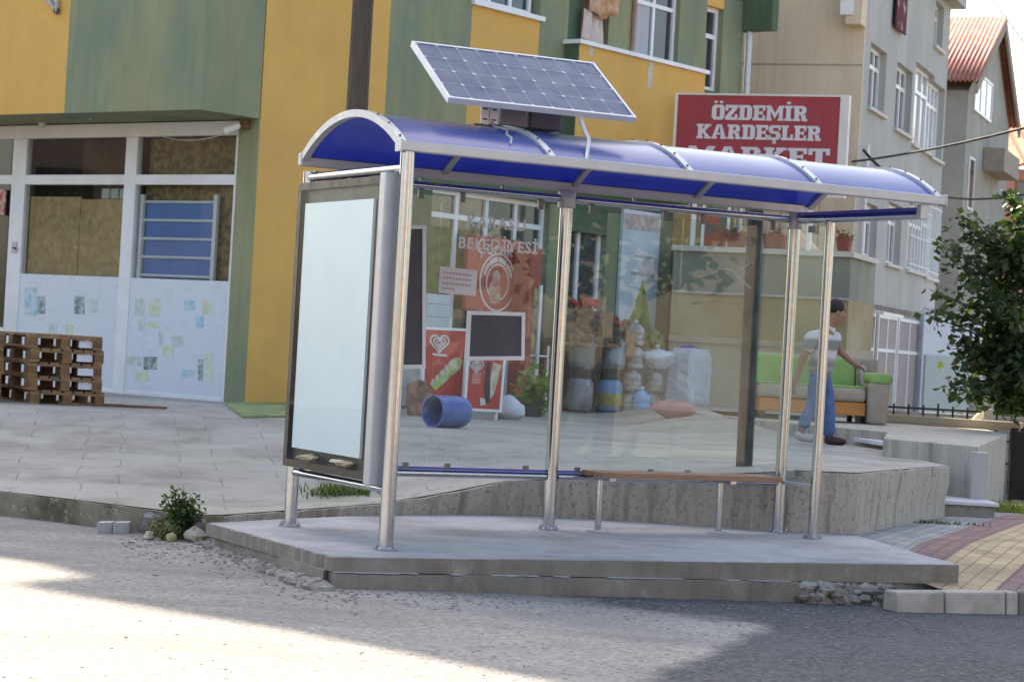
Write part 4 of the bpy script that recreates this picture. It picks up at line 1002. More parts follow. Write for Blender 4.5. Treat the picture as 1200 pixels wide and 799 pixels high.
GL = {
 'O': (.74, [[(0, .16), (.14, 0), (.27, 0), (.27, 1), (.14, 1), (0, .84)], [(.74, .84), (.6, 1), (.47, 1), (.47, 0), (.6, 0), (.74, .16)], R_(.27, 0, .47, .2), R_(.27, .8, .47, 1)]),
 'Z': (.72, [R_(0, .8, .72, 1), R_(0, 0, .72, .2), [(0, .2), (.30, .2), (.72, .8), (.42, .8)], R_(0, .62, .16, .8), R_(.56, .2, .72, .38)]),
 'D': (.78, [R_(0, 0, .4, .17), R_(0, .83, .4, 1), R_(.08, .17, .34, .83), [(.4, 0), (.62, 0), (.78, .16), (.78, .84), (.62, 1), (.4, 1), (.4, .83), (.5, .83), (.5, .17), (.4, .17)]]),
 'E': (.72, [R_(0, 0, .72, .17), R_(0, .83, .72, 1), R_(.08, .17, .34, .83), R_(.34, .42, .5, .58), R_(.5, .36, .58, .64), R_(.58, .17, .72, .34), R_(.58, .66, .72, .83)]),
 'M': (1.02, [R_(0, 0, .34, .15), R_(.68, 0, 1.02, .15), R_(.06, .15, .27, .85), R_(.75, .15, .96, .85), R_(0, .85, .27, 1), R_(.75, .85, 1.02, 1), [(.27, .62), (.51, .12), (.51, .5), (.27, 1)], [(.75, 1), (.51, .5), (.51, .12), (.75, .62)]]),
 'I': (.44, [R_(0, 0, .44, .16), R_(0, .84, .44, 1), R_(.09, .16, .35, .84)]),
 'R': (.82, [R_(0, 0, .42, .15), R_(.08, .15, .34, .85), R_(0, .85, .34, 1), [(.34, .83), (.48, .83), (.5, .78), (.5, .66), (.48, .6), (.34, .6), (.34, .42), (.54, .42), (.74, .56), (.74, .86), (.6, 1), (.34, 1)], [(.42, .42), (.54, .42), (.70, .42), (.74, .15), (.82, .15), (.82, 0), (.52, 0), (.46, .36)]]),
 'K': (.86, [R_(0, 0, .4, .15), R_(0, .85, .4, 1), R_(.08, .15, .34, .85), [(.34, .36), (.5, .5), (.34, .62)], [(.34, .62), (.5, .5), (.76, .85), (.5, .85)], [(.5, .5), (.38, .39), (.54, .15), (.80, .15)], R_(.46, .85, .86, 1), R_(.48, 0, .86, .15)]),
 'A': (.90, [R_(0, 0, .34, .15), R_(.54, 0, .90, .15), [(.05, .15), (.26, .15), (.50, .9), (.34, 1.0), (.30, 1.0)], [(.56, .15), (.84, .15), (.58, 1), (.34, 1.0), (.50, .9)], R_(.33, .28, .52, .42)]),
 'S': (.70, [R_(.14, 0, .56, .18), R_(.14, .82, .56, 1), R_(.12, .42, .58, .6), [(0, .6), (.12, .42), (.26, .6), (.26, .82), (.14, 1), (0, .86)], [(.70, .4), (.58, .6), (.44, .42), (.44, .18), (.56, 0), (.70, .14)], R_(0, .0, .13, .32), R_(.57, .68, .70, 1)]),
 'L': (.70, [R_(0, 0, .70, .17), R_(.08, .17, .34, .85), R_(0, .85, .42, 1), R_(.54, .17, .70, .40)]),
 'T': (.80, [R_(.18, 0, .62, .15), R_(.27, .15, .53, .83), R_(0, .83, .80, 1), R_(0, .62, .15, .83), R_(.65, .62, .80, .83)]),
}
def slab_word(word, px0, px1, pyb, pyt):
    A, zb_ = fa(px0, pyb[0], .05); B, zb2 = fa(px1, pyb[1], .05); zt1 = fa(px0, pyt, .05)[1]
    H = zt1-zb_; base = {'Ö': 'O', 'İ': 'I', 'Ş': 'S'}; adv = [GL[base.get(c, c)][0]+.05 for c in word]; kx_ = (B-A)/(sum(adv)-.05)
    mb = MB(); x = 0; zo = (zb_+zb2)/2
    for c, ad in zip(word, adv):
        wd, ps = GL[base.get(c, c)]; ps = list(ps)
        if c == 'Ö': ps += [R_(.12, 1.1, .3, 1.26), R_(.44, 1.1, .62, 1.26)]
        if c == 'İ': ps += [R_(.12, 1.1, .32, 1.27)]
        if c == 'Ş': ps += [R_(.28, -.12, .42, -.002), R_(.24, -.24, .46, -.12)]
        for p in ps: mb.prism([FA(A+(x+u)*kx_, .052, zo+v*H) for u, v in p], AN*.012)
        x += ad
    mb.build('lettering', M_slet, sgx)
slab_word('ÖZDEMİR', 834, 946, (141.5, 141.5), 124); slab_word('KARDEŞLER', 816, 962, (164, 164), 147); slab_word('MARKET', 806, 972, (194, 192), 174)

# ------------------------------------------------------------ beige block of flats behind the annex
BC = P(1000, 280, 37.0); BC = Vector((BC.x, BC.y, 0))
BS = Vector((.342, .94, 0)).normalized(); BF = Vector((-BS.y, BS.x, 0))         # along the grey side (away), along the front (left)
BSN, BFN = Vector((BS.y, -BS.x, 0)), -BS
FS = lambda a, o, z: BC+BS*a+BSN*o+Vector((0, 0, z))
FF = lambda a, o, z: BC+BF*a+BFN*o+Vector((0, 0, z))
def fs(px, py, off=0):
    p = PL(px, py, BC+BSN*off, BSN); return (p-BC).dot(BS), p.z
def ff(px, py, off=0):
    p = PL(px, py, BC+BFN*off, BFN); return (p-BC).dot(BF), p.z
fl = thing('apartment_building', 'beige apartment block with long grey side wall and white windows', 'building', BC+Vector((0, 0, .3)))
sEnd = fs(1104, 200)[0]; fEnd = ff(868, 100)[0]; HBG = 8.6
print('beige', BC, sEnd, fEnd)
mb = MB(); mb.prism([BC+BS*.33+BF*.33, BC+BS*(sEnd-.02)+BF*.33, BC+BS*(sEnd-.02)+BF*fEnd, BC+BS*.33+BF*fEnd], (0, 0, HBG-.1)); mb.build('interior_core', M_black, fl)
MB().box((0.0, -.06, -.2), (fEnd, 0, HBG), FF).build('front_wall', M_cream, fl)
M_line = mat('plaster_joint', (.40, .33, .25), .9, 0, .1, 4)
for py in (76,): 
    z = ff(940, py)[1]; MB().box((0.01, .001, z-.015), (fEnd, .006, z+.015), FF).build('plaster_band', M_line, fl)
for px in (915, 960): MB().box((ff(px, 250)[0]-.012, .001, 2.2), (ff(px, 250)[0]+.012, .005, ff(px, 232)[1]), FF).build('plaster_joint', M_line, fl)
# overhang at the top of the front
z = ff(960, 28, .35)[1]
MB().box((-.0, .001, z), (ff(992, 20, .3)[0], .35, HBG), FF).build('front_bay', M_cream, fl)
MB().box((ff(1000, 10, .3)[0]-.02, .36, ff(992, 18, .35)[1]), (ff(993, 10, .3)[0]+.1, .40, ff(992, 0, .35)[1]+.2), FF).build('downpipe_head', M_white, fl)
# grey side wall built around its windows
wins = [(1021, 49, 127, 1036), (1052, 72, 152, 1066), (1074, 72, 171, 1091), (1094, 95, 185, 1103), (1013, 236, 300, 1026), (1042, 236, 309, 1054), (1066, 236, 316, 1085), (1088, 236, 325, 1103), (1097, 0, 55, 1104)]
rects = []
for x0, yt, yb, x1 in wins:
    a0_, zt0 = fs(x0, yt); a1_ = fs(x1, yb)[0]; zb0 = fs(x0, yb)[1]; rects.append((a0_, a1_, zb0, zt0))
rows = [(4.2, HBG, [r for r in rects if r[2] > 3.9]), (2.0, 4.2, [])]
def wall_with_holes(z0, z1, rs, a_lo, a_hi):
    mb = MB(); xs = sorted({a_lo, a_hi, *[c for r in rs for c in r[:2]]}); zs = sorted({z0, z1, *[c for r in rs for c in r[2:]]})
    for i in range(len(xs)-1):
        for j in range(len(zs)-1):
            cx, cz = (xs[i]+xs[i+1])/2, (zs[j]+zs[j+1])/2
            if not any(r[0] < cx < r[1] and r[2] < cz < r[3] for r in rs): mb.box((xs[i], -.3, zs[j]), (xs[i+1], 0, zs[j+1]), FS)
    return mb
rects = [(max(a, .05), min(b, sEnd-.05), c, min(d, HBG-.1)) for a, b, c, d in rects]
wall_with_holes(-.3, HBG, rects, 0.063, sEnd).build('side_wall', M_greypl, fl)
M_bright = mat('pale_sky_reflection', (.45, .48, .52), .12, 0, .25, 2, col2=(.2, .22, .26), c2scale=2.5, stretch=(5, 5, .3), spec=.8)  # sky reflection painted into the pane as a pale colour
for k, (a_, b_, c_, d_) in enumerate(rects):
    f = window(FS, a_, b_, c_, d_, -.12, 2 if b_-a_ > 1.2 else 0, transom=c_+(d_-c_)*.70, fw=.07, parent=fl, pane=M_bright if k in (2, 3, 6, 7) else M_pane)
    MB().box((a_-.06, -.08, c_-.06), (b_+.06, .07, c_-.002), FS).build('sill', mat('pale_sill', (.55, .53, .5), .7, 0, .08, 4), f)
MB().prism([FS(-.2, .25, HBG), FS(sEnd+.35, .25, HBG), FS(sEnd+.35, -5, HBG), FS(-.2, -5, HBG)], (0, 0, .22)).build('eaves', M_greypl, fl)
mb = MB(); zg = fs(1080, 225)[1]
a_, b_, c_, d_ = rects[7]
# window grilles on the lower bay
for (a_, b_, c_, d_) in rects[6:8]:
    g = MB()
    for k in range(7): x = a_+(b_-a_)*(k+.5)/7; g.tube([FS(x, .05, c_-.02), FS(x, .05, d_+.02)], .012, 6)
    for zz in (c_+.1, (c_+d_)/2, d_-.1): g.tube([FS(a_-.05, .05, zz), FS(b_+.05, .05, zz)], .012, 6)
    g.build('window_grille', M_white, fl)
# ground floor doors on the side, little canopy
zd1 = fs(1050, 372)[1]; M_door = mat('mauve_door_panel', (.30, .25, .25), .6, 0, .12, 3, stretch=(4, 4, .5))
for x0, x1 in ((999, 1020), (1024, 1046), (1048, 1074)):
    a_, b_ = fs(x0, 430)[0], fs(x1, 430)[0]
    f = window(FS, a_, b_, .35, zd1, .05, 1, 'door', transom=fs(1050, 412)[1], fw=.06, parent=fl, pane=M_door, depth=.04)
a_ = fs(1016, 366)[0]
MB().hexa([FS(x, o, zz) for zz in (0, .05) for x, o in ((.02, .02), (a_+.3, .02), (a_+.3, .7), (.02, .7))]) if False else None
MB().prism([FS(0.1, .01, zd1+.02), FS(fs(1022, 366)[0], .01, zd1+.02), FS(fs(1022, 366)[0], .55, zd1-.06), FS(.1, .55, zd1-.06)], (0, 0, .05)).build('canopy', M_white, fl)
MB().box((0.02, .002, zd1+.06), (sEnd, .03, zd1+.16), FS).build('floor_band', mat('brown_stain_band', (.2, .165, .14), .9, 0, .3, 3), fl)
MB().tube([FS(fs(1006, 300)[0], .06, fs(1006, 364)[1]), FS(fs(1006, 300)[0], .06, 5.0)], .03, 8).build('downpipe', M_white, fl)
hang = fs(1050, 20)
t = MB(); n = 9
ax = fs(1045, 20)[0]; bx_ = fs(1057, 20)[0]; zb_ = fs(1050, 37)[1]
t.hexa([FS(x, o, z) for z in (zb_, HBG-.1) for x, o in ((ax, .06), (bx_, .06), (bx_, .09), (ax, .09))])
tag(t.build('hanging_rug', mat('dark_red_rug', (.12, .02, .03), .95, 0, .3, 12, col2=(.40, .38, .36), c2scale=5, c2pos=(.55, .62))), 'dark red patterned rug hanging high on the grey side wall', 'rug')

# ------------------------------------------------------------ houses further back
HS = P(1141, 98, 50.0)
hs = thing('red_roofed_house', 'grey gabled house with red corrugated roof behind the apartment block', 'house', Vector((HS.x, HS.y, 0)))
HXd = Vector((-.94, .342, 0)).normalized(); HYd = Vector((.342, .94, 0)).normalized()   # along the eave to the left, along the gable away
# eave corner from pixels, ridge height from the picture
ea = HS; ze = HS.z
rg_ = P(1174, 22, 50.0+1.0)
gw = 4.4
def HH(l, d, z): return Vector((ea.x, ea.y, 0))+HXd*l+HYd*d+Vector((0, 0, z))
def hp(px, py):                                              # gable plane
    n = HXd; p = PL(px, py, Vector((ea.x, ea.y, 0)), n); q = p-Vector((ea.x, ea.y, 0)); return q.dot(HYd), p.z
rd, rzz = hp(1174, 24); ed2, ez2 = hp(1190, 148)
print('house', HS, rd, rzz, ed2, ez2)
rd = max(1.5, min(rd, 6)); ed2 = max(rd+1.5, min(ed2, 10))
M_gab = mat('grey_house_plaster', (.33, .32, .29), .9, 0, .08, 1.5, col2=(.27, .26, .24), c2scale=1)
wl = MB(); LX = 6.0
wl.prism([HH(.12, .12, -.5), HH(.12, ed2-.2, -.5), HH(.12, ed2-.2, ez2-.2), HH(.12, rd, rzz-.2), HH(.12, .12, ze-.15)], HXd*LX)
wl.build('wall', M_gab, hs)
def corr(mat_, d0, z0_, d1_, z1_, name):
    mb = MB(); N = 60; amp = .035
    dirv = (HH(0, d1_, z1_)-HH(0, d0, z0_)); up = dirv.cross(HXd).normalized()
    if up.z < 0: up = -up
    for row in ((0, 0), (1, 0)):
        for k in range(N*4+1):
            l = -.12+(LX+.3)*k/(N*4); q = HH(l, d0, z0_)+dirv*row[0]+up*(amp*math.sin(k*math.pi/2)+.05); mb.v.append(q)
    n = N*4+1
    for k in range(n-1): mb.f.append([k, k+1, n+k+1, n+k])
    ob = mb.build(name, mat_, hs, smooth=True); md = ob.modifiers.new('t', 'SOLIDIFY'); md.thickness = .03; return ob
M_rr = mat('red_corrugated_sheet', (.36, .13, .09), .6, 0, .12, 2, col2=(.45, .21, .16), c2scale=1.2)
corr(M_rr, -.15, ze-.02, rd, rzz, 'roof'); corr(M_rr, ed2+.15, ez2-.05, rd, rzz, 'roof')
M_fas = mat('weathered_board', (.30, .26, .22), .85, 0, .15, 5)
mb = MB()
for (d0, z0_, d1_, z1_) in ((-.15, ze-.05, rd, rzz-.02), (ed2+.15, ez2-.08, rd, rzz-.02)):
    mb.prism([HH(-.12, d0, z0_-.2), HH(-.12, d0, z0_+.02), HH(-.12, d1_, z1_+.02), HH(-.12, d1_, z1_-.22)], HXd*.06)
mb.build('bargeboard', M_fas, hs)
FH = lambda a, o, z: HH(.12-o, a, z)
g0, g1 = hp(1147, 120)[0], hp(1166, 140)[0]
z0_, z1_ = hp(1155, 136)[1], hp(1156, 88)[1]
window(FH, max(.3, g0), min(g1, ed2-.4), z0_, z1_, .04, 2, parent=hs, pane=M_bright, depth=.035)
window(FH, max(.2, hp(1139, 230)[0]), max(.2, hp(1139, 230)[0])+.8, hp(1142, 247)[1], hp(1142, 183)[1], .04, 0, parent=hs, depth=.035)
b0, b1 = hp(1157, 200)[0], hp(1176, 200)[0]
MB().box((b0, .01, hp(1165, 205)[1]), (b1, .5, hp(1165, 178)[1]), FH).build('bay', M_fas, hs)
# pink house with clay tiles
PK = P(1176, 195, 62); pk = thing('pink_house', 'pink house with orange clay tile roof half hidden by the tree', 'house', Vector((PK.x, PK.y, 0)))
mb = MB().box((PK.x-1.2, PK.y, -.6), (PK.x+7, PK.y+6, PK.z-.05)); mb.build('wall', mat('pink_plaster', (.46, .22, .18), .9, 0, .08, 1.5), pk)
M_tile = mat('clay_tiles', (.48, .20, .11), .8, 0, .2, 3)
mb = MB(); n = 48
for row in (0, 1):
    for k in range(n*2+1): mb.v.append(Vector((PK.x-1.4+8.6*k/(n*2), PK.y-.3+3.2*row, PK.z+.05+1.5*row+.05*math.sin(k*math.pi/2*1.0+.3))))
m_ = n*2+1
for k in range(m_-1): mb.f.append([k, k+1, m_+k+1, m_+k])
ob = mb.build('roof', M_tile, pk, smooth=False); ob.modifiers.new('t', 'SOLIDIFY').thickness = .08
FPK = lambda a, o, z: Vector((PK.x+a, PK.y-o, z))
window(FPK, .35, 1.1, PK.z-1.6, PK.z-.35, .03, 1, parent=pk, frm=M_brown, depth=.025)
# white washed garage wall below the houses
gA, gB = P(1077, 480, 43.0), P(1152, 480, 44.0); gz1 = P(1110, 371, 43.4).z
gr = thing('garage', 'whitewashed garage with a pale shutter behind the lattice fence', 'garage', Vector(((gA.x+gB.x)/2, 43.5, 0)))
gd = (gB-gA); gd.z = 0; gl_ = gd.length; gd.normalize(); gn = Vector((gd.y, -gd.x, 0))
FGR = lambda a, o, z: Vector((gA.x, gA.y, 0))+gd*a+gn*o+Vector((0, 0, z))
MB().box((0, -2.5, -.5), (gl_, 0, gz1), FGR).build('wall', mat('whitewash', (.62, .65, .72), .9, 0, .06, 2), gr)
def gq(px, py):
    p = PL(px, py, Vector((gA.x, gA.y, 0)), gn); return (p-Vector((gA.x, gA.y, 0))).dot(gd), p.z
c0, c1, c2, cz = gq(1082, 440)[0], gq(1136, 440)[0], gq(1147, 440)[0], gq(1110, 417)[1]
MB().box((c0, .002, -.3), (c1, .04, cz), FGR).build('shutter', mat('pale_shutter', (.42, .47, .46), .6, 0, .06, 3), gr)
MB().box((c1+.01, .002, -.3), (c2, .03, cz), FGR).build('side_door', mat('grey_brown_door', (.24, .225, .21), .7, 0, .1, 3), gr)
# ------------------------------------------------------------ goods in front of the shops
def at2(px, py, off):                                        # a point standing off the right-hand facade
    return PL(px, py, C0+N2*off, N2)
FX = lambda o: (lambda a, d, z: o+Vector((a, d, z)))
def face_box(px0, px1, pyt, pyb, off, th, bevel=.0):         # box aligned with the right-hand facade
    s0, zb = f2(px0, pyb, off); s1, _ = f2(px1, pyb, off); zt = f2((px0+px1)/2, pyt, off)[1]
    return s0, s1, zb, zt
TZ = .445
M_icered = mat('ice_cream_red', (.46, .045, .04), .4, 0, .06, 3)
M_lime = mat('lime_print', (.38, .48, .14), .6, 0, .3, 8, col2=(.62, .66, .45), c2scale=6)
M_lgrey = mat('light_print', (.62, .60, .58), .6, 0, .1, 6)
def heart_rings(fr, c, r, m, parent, name='emblem'):
    mb = MB()
    for k, q in enumerate((1.0, .62, .3)):
        pts = []
        for i in range(29):
            t = 2*math.pi*i/28; x = 16*math.sin(t)**3; y = 13*math.cos(t)-5*math.cos(2*t)-2*math.cos(3*t)-math.cos(4*t); pts.append(fr(c[0]+x/16*r*q, .004, c[1]+y/16*r*q))
        mb.tube(pts, .02*r/.2, 5)
    return mb.build(name, m, parent)
# leaning red advert boards seen through the first pane (standing on the forecourt near the shop)
def standing_board(name, lab, cat, pts, depth_py, m_face, th=.05, group=None, frame=True):
    # pts: bottom left, bottom right, top right, top left in the photo; stands upright where its foot meets the terrace
    foot = T((pts[0][0]+pts[1][0])/2, depth_py); n = N2.copy() if False else Vector((.35, -.94, 0)).normalized(); tdir = Vector((-n.y, n.x, 0))
    o = Vector((foot.x, foot.y, 0)); q = []
    for x, y in pts:
        p = PL(x, y, o, n); q.append(((p-o).dot(tdir), p.z))
    FB = lambda a, d, z: o+tdir*a+n*d+Vector((0, 0, z))
    zb = tz(o.x, o.y); root = thing(name, lab, cat, Vector((o.x, o.y, zb)), group)
    MB().prism([FB(a, -th, z) for a, z in q], n*th).build('face', m_face, root)
    if frame:
        c = (sum(a for a, z in q)/4, sum(z for a, z in q)/4); ou = [(a+(.03 if a > c[0] else -.03), z+(.03 if z > c[1] else -.03)) for a, z in q]; mb = MB()
        for k in range(4): mb.prism([FB(x, -th-.004, y) for x, y in (ou[k], ou[(k+1) % 4], q[(k+1) % 4], q[k])], n*(th+.012))
        mb.build('frame', M_white, root)
        zmin = min(z for a, z in q)
        for a in (q[0][0], q[1][0]): MB().tube([FB(a*.9, -.05, zb), FB(a*.9, -.03, zmin)], .02, 8).build('leg', M_white, root)
    return root, FB, q
def bl_(q, s_, t_): return tuple(q[0][k]*(1-s_)*(1-t_)+q[1][k]*s_*(1-t_)+q[2][k]*s_*t_+q[3][k]*(1-s_)*t_ for k in (0, 1))
def decal(root, FB, q, poly, m, name='print', lift=.001): MB().prism([FB(*(lambda c: (c[0], lift, c[1]))(bl_(q, *p))) for p in poly], (FB(0, 1, 0)-FB(0, 0, 0))*.0015).build(name, m, root)
b1, FB1, q1 = standing_board('advert_board', 'large red ice cream board with green lolly picture and white heart emblem', 'advert board', [(497, 466), (540, 476), (546, 388), (498, 386)], 488, M_icered, group='red ice cream boards')
heart_rings(FB1, bl_(q1, .36, .82), .115, M_lgrey, b1)
decal(b1, FB1, q1, [(.2, .635), (.56, .635), (.56, .665), (.2, .665)], M_lgrey)
L0 = [(.14, .22), (.30, .14), (.92, .50), (.96, .58), (.88, .64), (.72, .62)]
decal(b1, FB1, q1, L0, M_lime)
for k in range(5): decal(b1, FB1, q1, [(.22+.12*k, .20+.075*k), (.27+.12*k, .23+.075*k), (.22+.11*k, .30+.075*k), (.18+.11*k, .26+.075*k)], M_lgrey, lift=.003)
b2, FB2, q2 = standing_board('advert_board', 'smaller red ice cream board with dark and yellow picture', 'advert board', [(546, 478), (585, 480), (590, 420), (550, 418)], 491, M_icered, group='red ice cream boards')
heart_rings(FB2, bl_(q2, .22, .84), .085, M_lgrey, b2)
decal(b2, FB2, q2, [(.12, .48), (.36, .48), (.38, .70), (.14, .70)], mat('pink_print', (.55, .22, .2), .6, 0, .2, 20))
decal(b2, FB2, q2, [(.55, .12), (.70, .12), (.62, .92), (.50, .92), (.48, .4)], mat('black_print', (.04, .03, .035), .6, 0, .3, 20))
decal(b2, FB2, q2, [(.70, .2), (.80, .3), (.96, .86), (.72, .92), (.66, .6)], mat('yellow_print', (.55, .42, .22), .6, 0, .4, 18, col2=(.6, .58, .55), c2scale=14))
decal(b2, FB2, q2, [(.42, .06), (.58, .08), (.54, .2), (.40, .22)], M_lgrey, lift=.003)
# shop wall poster with a round emblem
sp0, sp1, zb, zt2 = face_box(545, 606, 278, 362, .12, .04)
wp = thing('wall_poster', 'orange red shop poster with a round white ring emblem', 'poster', F2((sp0+sp1)/2, .12, zb))
M_pred = mat('poster_orange_red', (.42, .085, .05), .5, 0, .12, 2, col2=(.40, .05, .06), c2scale=1)
MB().box((sp0, .06, zb), (sp1, .12, zt2), F2).build('face', M_pred, wp)
ec = f2(583, 331, .12); er = (f2(608, 331, .12)[0]-ec[0])*.97
def ring(r0_, r1_, m, nm='emblem'):
    mb = MB(); n = 40
    for k in range(n):
        a0_, a1_ = 2*math.pi*k/n, 2*math.pi*(k+1)/n
        P4 = [(ec[0]+er*r*math.cos(a), ec[1]+er*1.0*r*math.sin(a)) for r, a in ((r0_, a0_), (r1_, a0_), (r1_, a1_), (r0_, a1_))]
        P4 = [(min(max(x, sp0+.01), sp1-.01), z) for x, z in P4]
        if abs(P4[0][0]-P4[1][0])+abs(P4[0][1]-P4[1][1]) > 1e-4: mb.prism([F2(x, .1205, z) for x, z in P4], N2*.002)
    mb.build(nm, m, wp)
ring(.80, .86, M_lgrey); ring(.50, .55, M_lgrey)
mb = MB()
for k in range(26):
    a = math.pi*(.12+.76*k/25) if k % 7 != 6 else None
    if a is None: continue
    c = (ec[0]+er*.67*math.cos(a), ec[1]+er*.67*math.sin(a)); x = min(max(c[0], sp0+.05), sp1-.05)
    mb.box((x-.018, .1205, c[1]-.035), (x+.018, .122, c[1]+.035), F2)
mb.build('emblem_marks', M_lgrey, wp)
pts = [(-.30, -.62), (.18, -.62), (.2, -.25), (.08, -.02), (.12, .18), (.0, .36), (-.22, .30), (-.28, .02), (-.42, -.2)]
MB().prism([F2(ec[0]+er*x, .1205, ec[1]+er*y) for x, y in pts], N2*.002).build('emblem_shape', mat('pale_emblem_shape', (.50, .40, .33), .6, 0, .3, 9, col2=(.42, .13, .09), c2scale=6), wp)
s_a = f2(556, 292, .121); 
text_mb('Çocuk', .30, lambda x, y, z: F2(s_a[0]+.45+x, .1205+z, s_a[1]+y-.05), .002, .0).build('lettering', M_lgrey, wp)
# tall red drinks cooler
sx0, sx1, zb, zt3 = face_box(613, 626, 290, 478, .45, .5)
ck = thing('drinks_cooler', 'narrow red and yellow drinks cooler beside the ring emblem poster', 'cooler', F2((sx0+sx1)/2, .3, TZ))
MB().box((sx0, .14, TZ), (sx1, .45, zt3), F2).build('cabinet', mat('cooler_red', (.33, .06, .045), .4, 0, .1, 2), ck, bevel=.02)
MB().box((sx0+.08, .451, TZ+.35), (sx1-.06, .465, zt3-.55), F2).build('door', mat('cooler_contents', (.34, .26, .10), .2, 0, .5, 7, col2=(.12, .10, .08), c2scale=5), ck)
MB().box((sx1-.05, .452, TZ+.3), (sx1-.01, .49, zt3-.5), F2).build('door_frame', M_white, ck)
# pale boxes and bottles in the window behind
for k, (x0, x1, y0, y1, lab) in enumerate(((499, 527, 372, 388, 'pale blue carton at the bottom of the pile behind the red board'), (500, 530, 357, 371, 'pale blue carton in the middle of the pile behind the red board'), (500, 528, 345, 356, 'pale blue carton on top of the pile behind the red board'))):
    a, b, zb, zt_x = face_box(x0, x1, y0, y1, .35, .3)
    if k == 0: zb = TZ+.85
    z0c = zb if k == 0 else zprev+.002
    tag(MB().box((a, .05, z0c), (b, .35, zt_x), F2).build('carton', mat('pale_blue_carton', (.42, .52, .56), .8, 0, .08, 4), bevel=.012), lab, 'carton', 'pale blue cartons'); zprev = zt_x
a, b, _, _ = face_box(497, 535, 380, 388, .40, .3)
tag(MB().box((a, .02, TZ), (b, .42, TZ+.85), F2).build('freezer_chest', mat('freezer_white', (.55, .57, .6), .4, 0, .05, 3), bevel=.03), 'white freezer chest under the pale blue cartons', 'freezer')
# planter tub with dead plant, left of the red board
p = T(487, 492)
# toppled blue barrel
pb = T(526, 501); br = .165
ba = Vector((.88, -.42, 0)).normalized()*-1                   # opening points left and towards us
bar = thing('blue_barrel', 'blue plastic barrel lying open on its side in front of the red boards', 'barrel', Vector((pb.x, pb.y, tz(pb.x, pb.y))))
axd = Vector((-.72, -.69, .0)).normalized(); c_ = Vector((pb.x, pb.y, tz(pb.x, pb.y)+br))
prof = [(br*.86, -.19), (br*.96, -.16), (br, -.1), (br*1.02, 0), (br, .1), (br*.99, .21), (br*1.04, .22), (br*1.04, .24), (br*.95, .24), (br*.93, .1), (br*.9, -.15), (0, -.155)]
MB().lathe([(0, -.19)]+prof, c_, 28, axd).build('body', mat('blue_barrel_plastic', (.045, .10, .33), .4, 0, .12, 4, col2=(.10, .17, .38), c2scale=3), bar, smooth=True)
# plastic bags
M_bag = mat('pale_plastic_bag', (.56, .60, .66), .35, 0, .1, 8)
p = T(594, 491); tag(MB().blob((p.x, p.y, p.z+.12), (.19, .15, .14), 4, .3, 16, 10).build('plastic_bag', M_bag, smooth=True), 'crumpled pale plastic bag beside the smaller red board', 'bag')
p = T(490, 487); tag(MB().blob((p.x, p.y, p.z+.14), (.17, .17, .22), 8, .3, 12, 8).build('bundle', mat('brown_bundle', (.22, .12, .09), .9, 0, .4, 7)), 'brown bundle of rubbish at the left foot of the large red board', 'rubbish')
p = T(625, 488)
t = thing('potted_plant', 'green potted plant at the foot of the green shop column', 'plant', p)
MB().lathe([(0, 0), (.10, 0), (.14, .2), (.12, .2), (.1, .15), (0, .15)], p, 16).build('pot', mat('dark_pot', (.06, .05, .045), .8), t, smooth=True)
leaves('leaves', leaf_mat('bright_leaf', (.08, .16, .03), (.16, .26, .06), .3), [np.array(p)+RNG.normal(0, 1, 3)*np.array([.12, .12, .11])+np.array([0, 0, .36]) for _ in range(160)], .14, t)
# fence-like white rack frame left of column
sx0, sx1, zb, zt3 = face_box(627, 640, 430, 480, .6, .1)
tg = thing('bottle_rack', 'small white wire rack in front of the green shop column', 'rack', F2((sx0+sx1)/2, .5, TZ))
for zz in (TZ+.08, TZ+.4, TZ+.75): MB().box((sx0, .35, zz), (sx1, .6, zz+.02), F2).build('shelf', M_white, tg)
for aa in (sx0, sx1-.02):
    for oo in (.35, .58): MB().box((aa, oo, TZ), (aa+.02, oo+.02, TZ+.9), F2).build('upright', M_white, tg)

# gas cylinders, two high
def gas(m, name='gas_cylinder'):
    r = .185; root = empty(name, (0, 0, 0))
    MB().lathe([(0, .03), (r*.8, .03), (r*.97, .07), (r, .12), (r, .38), (r*.96, .43), (r*.78, .47), (.05, .49), (0, .50)], (0, 0, 0), 26).build('body', m, root, smooth=True)
    MB().lathe([(r*.8, 0), (r*.84, 0), (r*.84, .05), (r*.8, .05)], (0, 0, 0), 26).build('foot_ring', M_dark, root, smooth=True)
    MB().lathe([(r*.72, .44), (r*.76, .44), (r*.76, .585), (r*.72, .585)], (0, 0, 0), 22).build('collar', M_dark, root, smooth=True)
    MB().tube([(0, 0, .49), (0, 0, .55)], .022, 10).build('valve', M_alu, root)
    return root
M_gb = mat('teal_cylinder_paint', (.045, .15, .19), .4, 0, .2, 5, col2=(.10, .13, .13), c2scale=4); M_gg2 = mat('silver_cylinder_paint', (.26, .30, .33), .35, .2, .2, 5, col2=(.15, .14, .13), c2scale=4)
M_gm = mat('banded_cylinder_paint', (.13, .26, .42), .4, 0, .1, 5)
base = T(681, 484); bz = TZ
gpos = {}
def put(root, p, lab, cat, group, rz_=0): root.location = p; root.rotation_euler = (0, 0, rz_); tag(root, lab, cat, group)
SCG = 1.08
pos1 = at2(679, 470, .62); pos2 = at2(713, 476, .62)
pos1 = Vector((pos1.x, pos1.y, TZ)); pos2 = Vector((pos2.x, pos2.y, TZ))
silver = gas(M_gg2); teal = gas(M_gb); band = gas(M_gm)
h_ = .59
put(silver, pos1, 'silver gas cylinder standing on the ground under the teal one', 'gas cylinder', 'gas cylinders in front of the shop')
put(teal, pos1+Vector((0, 0, h_)), 'teal gas cylinder stacked on top beside the shelter post', 'gas cylinder', 'gas cylinders in front of the shop', .6)
